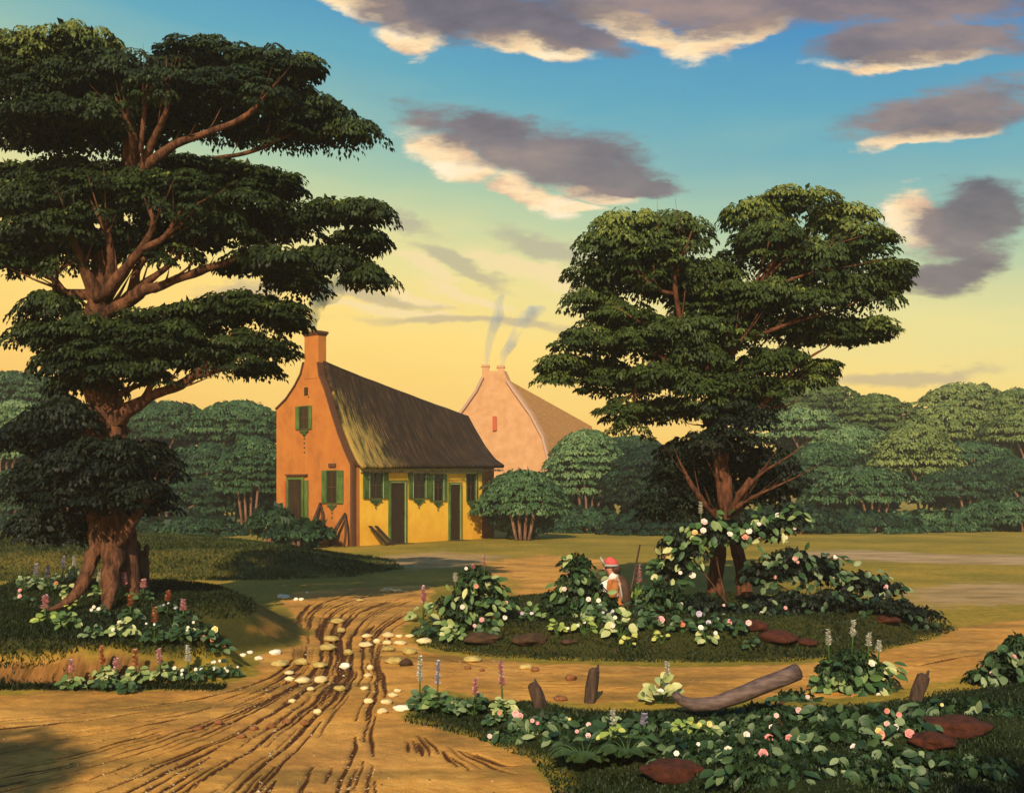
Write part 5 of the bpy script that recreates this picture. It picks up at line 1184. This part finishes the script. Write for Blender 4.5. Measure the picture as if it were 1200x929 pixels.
# grass as one mass: short blades on the banks, humps, island and verge
def grass():
    lv = Leaves(np and (np.array([[0, .5, 0], [0, -.5, 0], [.55, -.3, .06], [1, 0, -.1], [.55, .3, .06]]), np.array([[0, 1, 2, 3, 4]])))
    def scatter(P, n, hmin, hmax, inset=-.05, y1=30, tint=.4, prob=None):
        P = np.array(P); x0, y0 = P.min(0); x1, yy = P.max(0); x0 = max(x0, -13); x1 = min(x1, 13); y0 = max(y0, 4.8); yy = min(yy, y1)
        # denser near the viewer's side of each bank
        k = int(n*1.8); y = 1/NR.uniform(1/yy, 1/y0, k); x = NR.uniform(x0, x1, k)
        m = (sd(x, y, P) > inset) & (np.abs(x) < .56*y+.6); x = x[m][:n]; y = y[m][:n]; z = H(x, y)
        nn = len(x); a = NR.uniform(0, 6.28, nn)
        d = np.stack([np.cos(a)*.55, np.sin(a)*.55, np.ones(nn)], -1)
        h = NR.uniform(hmin, hmax, nn)*(1+.8*vnoise(x, y, 2.5, 3))
        tn = np.clip(tint+.5*vnoise(x, y, 1.7, 5)+NR.normal(0, .15, nn), 0, 1)
        lv.add(np.stack([x, y, z-.004], -1), d, np.stack([-np.cos(a), -np.sin(a), np.full(nn, .4)], -1), h, .008+.002*y/5, tn)
    scatter(P_FRONT, 70000, .014, .034, -.06, 10, .3)
    scatter(P_ISLE, 40000, .018, .042, -.06, 30, .35)
    bank = P_BANK.copy()
    k = 60000; y = 1/NR.uniform(1/14.8, 1/9.0, k); x = NR.uniform(-8, -2.3, k); m = ((sd(x, y, P_BANK) > .20+.12*vnoise(x, y, 3, 8)) | (sd(x, y, P_HUMP) > .5)); x = x[m]; y = y[m]
    nn = len(x); a = NR.uniform(0, 6.28, nn); d = np.stack([np.cos(a)*.55, np.sin(a)*.55, np.ones(nn)], -1)
    lv.add(np.stack([x, y, H(x, y)-.004], -1), d, np.stack([-np.cos(a), -np.sin(a), np.full(nn, .4)], -1), NR.uniform(.03, .06, nn), .01, np.clip(.3+.5*vnoise(x, y, 1.7, 5)+NR.normal(0, .15, nn), 0, 1))
    scatter(P_HILL, 36000, .04, .09, 0, 60, .75)
    # tuft line along the foot of the left bank and the lower left roadside
    n = 5000; x = NR.uniform(-6.5, -2.5, n); y = 8.90+NR.normal(0, .05, n); a = NR.uniform(0, 6.28, n)
    lv.add(np.stack([x, y, H(x, y)-.004], -1), np.stack([np.cos(a)*.5, np.sin(a)*.5, np.ones(n)], -1), np.stack([-np.cos(a), -np.sin(a), np.full(n, .4)], -1), NR.uniform(.02, .07, n), .01, NR.uniform(0, .5, n))
    V = np.concatenate(lv.V); F = np.concatenate(lv.F); t = np.concatenate(lv.t)
    o = np_obj('grass', V, F, M['grass'], None, t); tag(o, 'short dark green grass on the banks and verges', 'grass', kind='stuff')
grass()

# ------------------------------------------------------------------ trees added unseen behind the viewer, to shade the near corners of the track
def shade_tree(x, y, h, cr, label):
    b = Vector((x, y, Hs(x, y))); t = thing('added_shade_tree', label, 'tree', b, 'added shade trees behind the viewpoint')
    mb = MB(); mb.tube([b-Vector((0, 0, .1)), b+Vector((.05, 0, h*.4)), b+Vector((0, .1, h*.8)), b+Vector((.1, 0, h+cr[2]*.5))], [.22, .17, .12, .04], 10, .3); mb.build('trunk', M['bark'], t, True)
    Lv = Leaves()
    for k in range(16):
        d = unit(NR.normal(0, 1, 3)); c = np.array(b)+np.array([0, 0, h])+d*np.array(cr)*.75
        clump(Lv, c, (.7, .7, .4), 26, .25, 26, .12, .07, .35, 60)
    Lv.build('foliage', M['leaf_big'], t)
shade_tree(-5.4, -3.4, 5.6, (1.9, 1.4, 1.0), 'tree added behind the viewpoint on the left to shade the road')
shade_tree(3.4, -2.6, 5.0, (2.6, 1.0, .9), 'tree added behind the viewpoint on the right to shade the verge')

# ------------------------------------------------------------------ seated person
pp = gx(724, 12.9); pp.z -= .07; ps = 12.9/FP
per = thing('person', 'seated person in a red cap and orange brown coat with white collar, facing left', 'person', pp)
def skin_obj(name, V, E, Rd, mat, parent, sub=2):
    me = bpy.data.meshes.new(name); me.from_pydata(V, E, []); me.materials.append(mat)
    o = bpy.data.objects.new(name, me); COL.objects.link(o); o.parent = parent
    m = o.modifiers.new('skin', 'SKIN'); m.use_smooth_shade = True
    for i, r in enumerate(Rd): me.skin_vertices[0].data[i].radius = (r, r) if not hasattr(r, '__len__') else r
    me.skin_vertices[0].data[0].use_root = True
    s = o.modifiers.new('sub', 'SUBSURF'); s.levels = sub; s.render_levels = sub
    return o
V = [(0, 0, .13), (-.01, 0, .28), (-.04, 0, .41), (-.07, 0, .50), (-.085, 0, .56), (-.10, 0, .63), (-.10, 0, .69)]
E = [(0, 1), (1, 2), (2, 3), (3, 4), (4, 5), (5, 6)]; Rd = [.12, .105, .11, .045, .06, .085, .06]
def chain(start, pts, rs):
    global V, E, Rd
    p = start
    for q, r in zip(pts, rs): V.append(q); Rd.append(r); E.append((p, len(V)-1)); p = len(V)-1
    return p
for s in (-1, 1):
    chain(0, [(-.10, s*.09, .13), (-.40, s*.13, .32), (-.43, s*.13, .10), (-.45, s*.13, .03), (-.56, s*.14, .025)], [.085, .055, .042, .035, .028])
    h = chain(2, [(-.04, s*.15, .43), (-.08, s*.20, .28), (-.26, s*.12, .27), (-.33, s*.09, .28)], [.055, .042, .028, .030])
    for k in range(4):
        w = (k-1.5)*.016; chain(h, [(-.37, s*.08+w, .29), (-.40-.004*(k in (1, 2)), s*.075+w, .275), (-.39, s*.075+w, .255)], [.009, .008, .007])
    chain(h, [(-.34, s*.05, .30), (-.365, s*.035, .295)], [.010, .008])
body = bpy.data.meshes.new  # (kept below)
me = bpy.data.meshes.new('body'); me.from_pydata(V, E, [])
o = bpy.data.objects.new('body', me); COL.objects.link(o); o.parent = per
o.modifiers.new('skin', 'SKIN').use_smooth_shade = True
if not me.skin_vertices:
    bpy.context.view_layer.objects.active = o
    bm = bmesh.new(); bm.from_mesh(me); bm.verts.layers.skin.verify(); bm.to_mesh(me); bm.free()
for i, r in enumerate(Rd): me.skin_vertices[0].data[i].radius = (r, r)
me.skin_vertices[0].data[0].use_root = True
m_ = o.modifiers.new('sub', 'SUBSURF'); m_.levels = 2; m_.render_levels = 2
me.materials.append(M['skin'])
def pm(): return MB()
def W_(x, y, z): return pp+Vector((x, y, z))
mb = pm()   # coat: torso shell with skirts, one piece, slightly bigger than the body
mb.tube([W_(.02, 0, .03), W_(.0, 0, .16), W_(-.01, 0, .28), W_(-.04, 0, .40), W_(-.06, 0, .475), W_(-.07, 0, .505)], [.19, .165, .145, .165, .12, .06], 18, .1, True)
for s in (-1, 1): mb.tube([W_(-.04, s*.13, .44), W_(-.06, s*.18, .37), W_(-.08, s*.205, .28), W_(-.18, s*.165, .265), W_(-.27, s*.115, .27)], [.062, .06, .052, .045, .042], 12, .15)
mb.build('coat', M['coat'], per, True)
mb = pm()
for s in (-1, 1): mb.tube([W_(-.06, s*.09, .15), W_(-.24, s*.115, .245), W_(-.40, s*.13, .33), W_(-.42, s*.13, .22), W_(-.445, s*.13, .07)], [.098, .08, .068, .058, .05], 12, .1)
mb.build('trousers', M['dark_cloth'], per, True)
mb = pm()
for s in (-1, 1): mb.tube([W_(-.44, s*.13, .09), W_(-.45, s*.13, .04), W_(-.50, s*.135, .035), W_(-.585, s*.142, .028)], [.046, .05, .042, .03], 10)
mb.build('boots', M['dark_cloth'], per, True)
mb = pm(); mb.tube([W_(-.03, .0, .49), W_(-.075, -.03, .50), W_(-.13, -.03, .455)], [.07, .075, .03], 12); mb.tube([W_(-.13, -.04, .46), W_(-.19, -.06, .38), W_(-.245, -.07, .30), W_(-.21, -.09, .27)], [.03, .075, .085, .03], 12, .2, True, (1, .45, 1)); mb.tube([W_(-.06, -.15, .42), W_(-.05, -.185, .34), W_(-.03, -.19, .25)], [.02, .03, .025], 8); mb.build('white_collar', M['white_cloth'], per, True)
mb = pm(); mb.tube([W_(.0, .0, .50), W_(.06, 0, .42), W_(.09, 0, .28), W_(.10, 0, .12), W_(.10, 0, .02)], [.08, .14, .155, .15, .13], 14, .15, True, (.62, 1.15, 1)); mb.build('cloak', M['dark_cloth'], per, True)
mb = pm(); mb.tube([W_(-.02, -.13, .50), W_(.01, -.205, .40), W_(.03, -.21, .28), W_(.04, -.19, .18)], .013, 8); mb.build('strap', M['grey_cloth'], per, True)
hc = (-.10, 0, .665)
mb = pm(); V2 = []
mb.tube([W_(-.095, 0, .665), W_(-.09, 0, .70), W_(-.08, 0, .74), W_(-.07, 0, .765), W_(-.065, 0, .772)], [.104, .106, .09, .055, .01], 16); cap = mb.build('cap', M['red_cloth'], per, True)
mb = pm(); mb.tube([W_(-.095, 0, .655), W_(-.095, 0, .685)], [.115, .112], 16); mb.tube([W_(-.14, -.02, .665), W_(-.19, -.02, .655)], [.075, .05], 12, 0, True, (1, 1, .25)); mb.tube([W_(-.19, -.05, .68), W_(-.225, -.05, .74), W_(-.25, -.05, .79)], [.018, .02, .006], 6); mb.build('cap_band', M['grey_cloth'], per, True)
mb = pm(); mb.tube([W_(-.18, 0, .63), W_(-.20, 0, .612)], [.012, .016], 8); mb.build('nose', M['skin'], per, True)
mb = pm(); [mb.ball(W_(-.172, s*.034, .637), .011, 8, 6) for s in (-1, 1)]; mb.build('eyes', M['dark_pane'], per, True)
mb = pm(); mb.tube([W_(-.172, -.025, .588), W_(-.178, 0, .586), W_(-.172, .025, .588)], .007, 6); mb.build('mouth', M['red_cloth'], per, True)
mb = pm(); mb.tube([W_(-.06, 0, .64), W_(-.03, 0, .60), W_(-.02, 0, .55)], [.092, .08, .05], 12, .2); mb.build('hair', M['dark_cloth'], per, True)
mb = MB(); a = W_(.10, -.08, .02); b = at(750, 638, 13.1); mb.tube([a, a*.5+b*.5, b], [.020, .015, .010], 8); mb.tube([a-Vector((.03, 0, 0)), a*.75+b*.25], [.035, .018], 8)
tag(mb.build('long_gun', M['gun'], None, True, loc=a), 'thin dark gun barrel slanting up behind the seated person', 'gun')

per.scale = (.9, .9, .9)
# ------------------------------------------------------------------ air
hm = bpy.data.materials.new('air'); hm.use_nodes = True; nt = hm.node_tree; nt.nodes.remove(nt.nodes['Principled BSDF'])
v = nt.nodes.new('ShaderNodeVolumePrincipled'); v.inputs['Color'].default_value = (.92, .86, .74, 1); v.inputs['Density'].default_value = .0017; v.inputs['Anisotropy'].default_value = .2
nt.links.new(v.outputs[0], nt.nodes['Material Output'].inputs['Volume'])
mb = MB(); mb.box((0, 55, 4.5), (75, 0, 0), (0, 65, 0), (0, 0, 7.5)); tag(mb.build('haze', hm), 'faint warm haze over the whole place', 'haze', kind='stuff')

# ------------------------------------------------------------------ sky
def sky():
    w = bpy.data.worlds.new('World'); scene.world = w; w.use_nodes = True; nt = w.node_tree
    bg = nt.nodes['Background']; bg.inputs['Strength'].default_value = .1
    st = nt.nodes.new('ShaderNodeTexSky'); st.sky_type = 'NISHITA'; st.sun_disc = False
    st.sun_elevation = SUN_EL; st.sun_rotation = SUN_ROT; st.dust_density = 3
    tc = nt.nodes.new('ShaderNodeTexCoord'); d = tc.outputs['Generated']
    sx = nt.nodes.new('ShaderNodeSeparateXYZ'); nt.links.new(d, sx.inputs[0]); X, Y, Z = sx.outputs
    t = mathn(nt, 'ADD', Z, mathn(nt, 'MULTIPLY', X, .15))
    wob = mathn(nt, 'MULTIPLY', mathn(nt, 'SUBTRACT', ntex(nt, 1, 4, .6, mapped(nt, (2, 2, 9), d)), .5), .10)
    t = mathn(nt, 'ADD', t, wob)
    c = ramp(nt, [(0, (.93, .48, .08)), (.06, (.98, .61, .13)), (.14, (.99, .70, .18)), (.20, (.80, .71, .28)), (.27, (.40, .56, .36)), (.36, (.11, .37, .47)), (.45, (.035, .22, .50)), (.8, (.025, .13, .36))], t)
    # cloud fields in direction space (east/north ratio, height/north ratio)
    Yc = mathn(nt, 'MAXIMUM', Y, .05)
    p = mathn(nt, 'DIVIDE', X, Yc); q = mathn(nt, 'DIVIDE', Z, Yc)
    cb = nt.nodes.new('ShaderNodeCombineXYZ'); nt.links.new(p, cb.inputs[0]); nt.links.new(q, cb.inputs[1])
    def warp(sc, amt, off):
        n = nt.nodes.new('ShaderNodeTexNoise'); n.inputs['Scale'].default_value = 1; n.inputs['Detail'].default_value = 6; n.inputs['Roughness'].default_value = .6
        nt.links.new(mapped(nt, sc, cb.outputs[0]), n.inputs['Vector'])
        v1 = nt.nodes.new('ShaderNodeVectorMath'); v1.operation = 'SUBTRACT'; nt.links.new(n.outputs['Color'], v1.inputs[0]); v1.inputs[1].default_value = (.5, .5, .5)
        v2 = nt.nodes.new('ShaderNodeVectorMath'); v2.operation = 'MULTIPLY'; nt.links.new(v1.outputs[0], v2.inputs[0]); v2.inputs[1].default_value = amt
        v3 = nt.nodes.new('ShaderNodeVectorMath'); v3.operation = 'ADD'; nt.links.new(cb.outputs[0], v3.inputs[0]); nt.links.new(v2.outputs[0], v3.inputs[1]); return v3.outputs[0]
    wv = warp((7, 16, 1), (.11, .055, 0), 0)
    def field(ells, gk=1.0):
        r = None
        for (u, v, a, b, rot) in ells:
            v1 = nt.nodes.new('ShaderNodeVectorMath'); v1.operation = 'SUBTRACT'; nt.links.new(wv, v1.inputs[0]); v1.inputs[1].default_value = ((u-600)/FP, (HZ-v)/FP, 0)
            rr = nt.nodes.new('ShaderNodeVectorRotate'); rr.rotation_type = 'Z_AXIS'; rr.inputs['Angle'].default_value = math.radians(rot); nt.links.new(v1.outputs[0], rr.inputs['Vector'])
            v2 = nt.nodes.new('ShaderNodeVectorMath'); v2.operation = 'MULTIPLY'; nt.links.new(rr.outputs[0], v2.inputs[0]); v2.inputs[1].default_value = (FP/a*gk, FP/b*gk, 0)
            ln = nt.nodes.new('ShaderNodeVectorMath'); ln.operation = 'LENGTH'; nt.links.new(v2.outputs[0], ln.inputs[0])
            f = mathn(nt, 'SUBTRACT', 1, ln.outputs['Value'])
            r = f if r is None else mathn(nt, 'MAXIMUM', r, f)
        return r
    def step(x, a, b):
        m = nt.nodes.new('ShaderNodeMapRange'); m.interpolation_type = 'SMOOTHSTEP'; m.inputs[1].default_value = a; m.inputs[2].default_value = b; nt.links.new(x, m.inputs[0]); return m.outputs[0]
    front = step(Y, .05, .2)
    fine = ntex(nt, 1, 6, .65, mapped(nt, (10, 30, 1), cb.outputs[0]))
    fn = mathn(nt, 'MULTIPLY', mathn(nt, 'SUBTRACT', fine, .5), 1.5)
    # rot positive = slopes down to the right
    CREAM = [(425, 6, 60, 16, 18), (490, 48, 50, 20, 10), (625, 56, 88, 15, 15), (752, 40, 80, 20, 18), (850, 42, 90, 20, -18), (1062, 68, 105, 12, -4), (1085, 158, 90, 13, -8), (528, 186, 72, 24, 30), (618, 230, 62, 22, 18), (655, 242, 60, 9, 0), (700, 222, 60, 14, 5), (1072, 248, 50, 34, -20)]
    CREAM2 = [(490, 305, 60, 12, 25), (620, 318, 75, 14, 18), (545, 342, 90, 11, 20), (480, 340, 70, 8, 18), (450, 360, 120, 9, 6)]
    GREY = [(560, 12, 130, 40, 6), (655, 42, 110, 20, 15), (810, 6, 190, 42, 0), (1010, 0, 260, 34, 0), (475, 10, 75, 30, 15), (1090, 42, 150, 30, -2), (1115, 128, 130, 32, -8), (562, 160, 105, 34, 20), (672, 190, 100, 38, 8), (728, 214, 66, 12, 5), (1135, 268, 80, 56, -10), (1165, 245, 60, 40, 0), (1115, 315, 80, 24, -8)]
    GREY2 = [(478, 262, 60, 12, 22), (548, 312, 90, 12, 25), (640, 298, 80, 16, 18), (440, 345, 120, 10, 8), (1070, 445, 130, 11, -4), (560, 378, 190, 9, 3), (990, 335, 80, 16, 0), (300, 330, 120, 12, 0)]
    cream = step(mathn(nt, 'ADD', field(CREAM), fn), -.05, .42); cream2 = step(mathn(nt, 'ADD', field(CREAM2), fn), .0, .6)
    grey = step(mathn(nt, 'ADD', field(GREY, .86), fn), .0, .5); grey2 = step(mathn(nt, 'ADD', field(GREY2), fn), .0, .7)
    gcol = ramp(nt, [(.3, (.11, .09, .11)), (.5, (.21, .165, .17)), (.7, (.40, .27, .21))], ntex(nt, 1, 5, .6, mapped(nt, (5, 12, 1), cb.outputs[0])))
    for f, col, k in ((cream2, (.92, .70, .36), .75), (grey2, (.36, .30, .26), .55), (cream, ramp(nt, [(.35, (.70, .44, .28)), (.5, (.98, .72, .40)), (.65, (1.0, .84, .58))], fine), 1), (grey, gcol, .93)):
        c = mixc(nt, mathn(nt, 'MULTIPLY', mathn(nt, 'MULTIPLY', f, front), k), c, col)
    sc = nt.nodes.new('ShaderNodeVectorMath'); sc.operation = 'SCALE'; nt.links.new(c, sc.inputs[0]); sc.inputs['Scale'].default_value = 10*SKY_K
    m = mixc(nt, .94, st.outputs[0], sc.outputs[0])
    nt.links.new(m, bg.inputs['Color'])
SUN_EL = math.radians(33); AZ = Vector((-.16, -.985)).normalized(); SUN_ROT = math.atan2(AZ.x, AZ.y); SKY_K = 1.0
sky()
sl = bpy.data.lights.new('sun', 'SUN'); sl.energy = 5.0; sl.angle = math.radians(.6); sl.color = (1, .80, .52)
so = bpy.data.objects.new('sun', sl); COL.objects.link(so)
sdir = Vector((AZ.x*math.cos(SUN_EL), AZ.y*math.cos(SUN_EL), math.sin(SUN_EL)))
so.rotation_euler = sdir.to_track_quat('Z', 'Y').to_euler(); so.location = sdir*40

# ------------------------------------------------------------------ camera and film
cd = bpy.data.cameras.new('camera'); co = bpy.data.objects.new('camera', cd); COL.objects.link(co)
co.location = (0, 0, CH); co.rotation_euler = (math.radians(90), 0, 0); cd.sensor_width = 36; cd.lens = 36*FP/1200
cd.shift_y = (HZ-464.5)/1200; cd.clip_end = 6000; cd.clip_start = .1
scene.camera = co
vs = scene.view_settings; vs.view_transform = 'Standard'; vs.look = 'None'; vs.exposure = .18; vs.gamma = 1; vs.use_curve_mapping = False
scene.cycles.max_bounces = 6; scene.cycles.transparent_max_bounces = 8; scene.cycles.volume_bounces = 1

for o in scene.objects:
    if 'label' in o and len(o['label'].split()) > 16: print('LONG', o.name, len(o['label'].split()), o['label'])
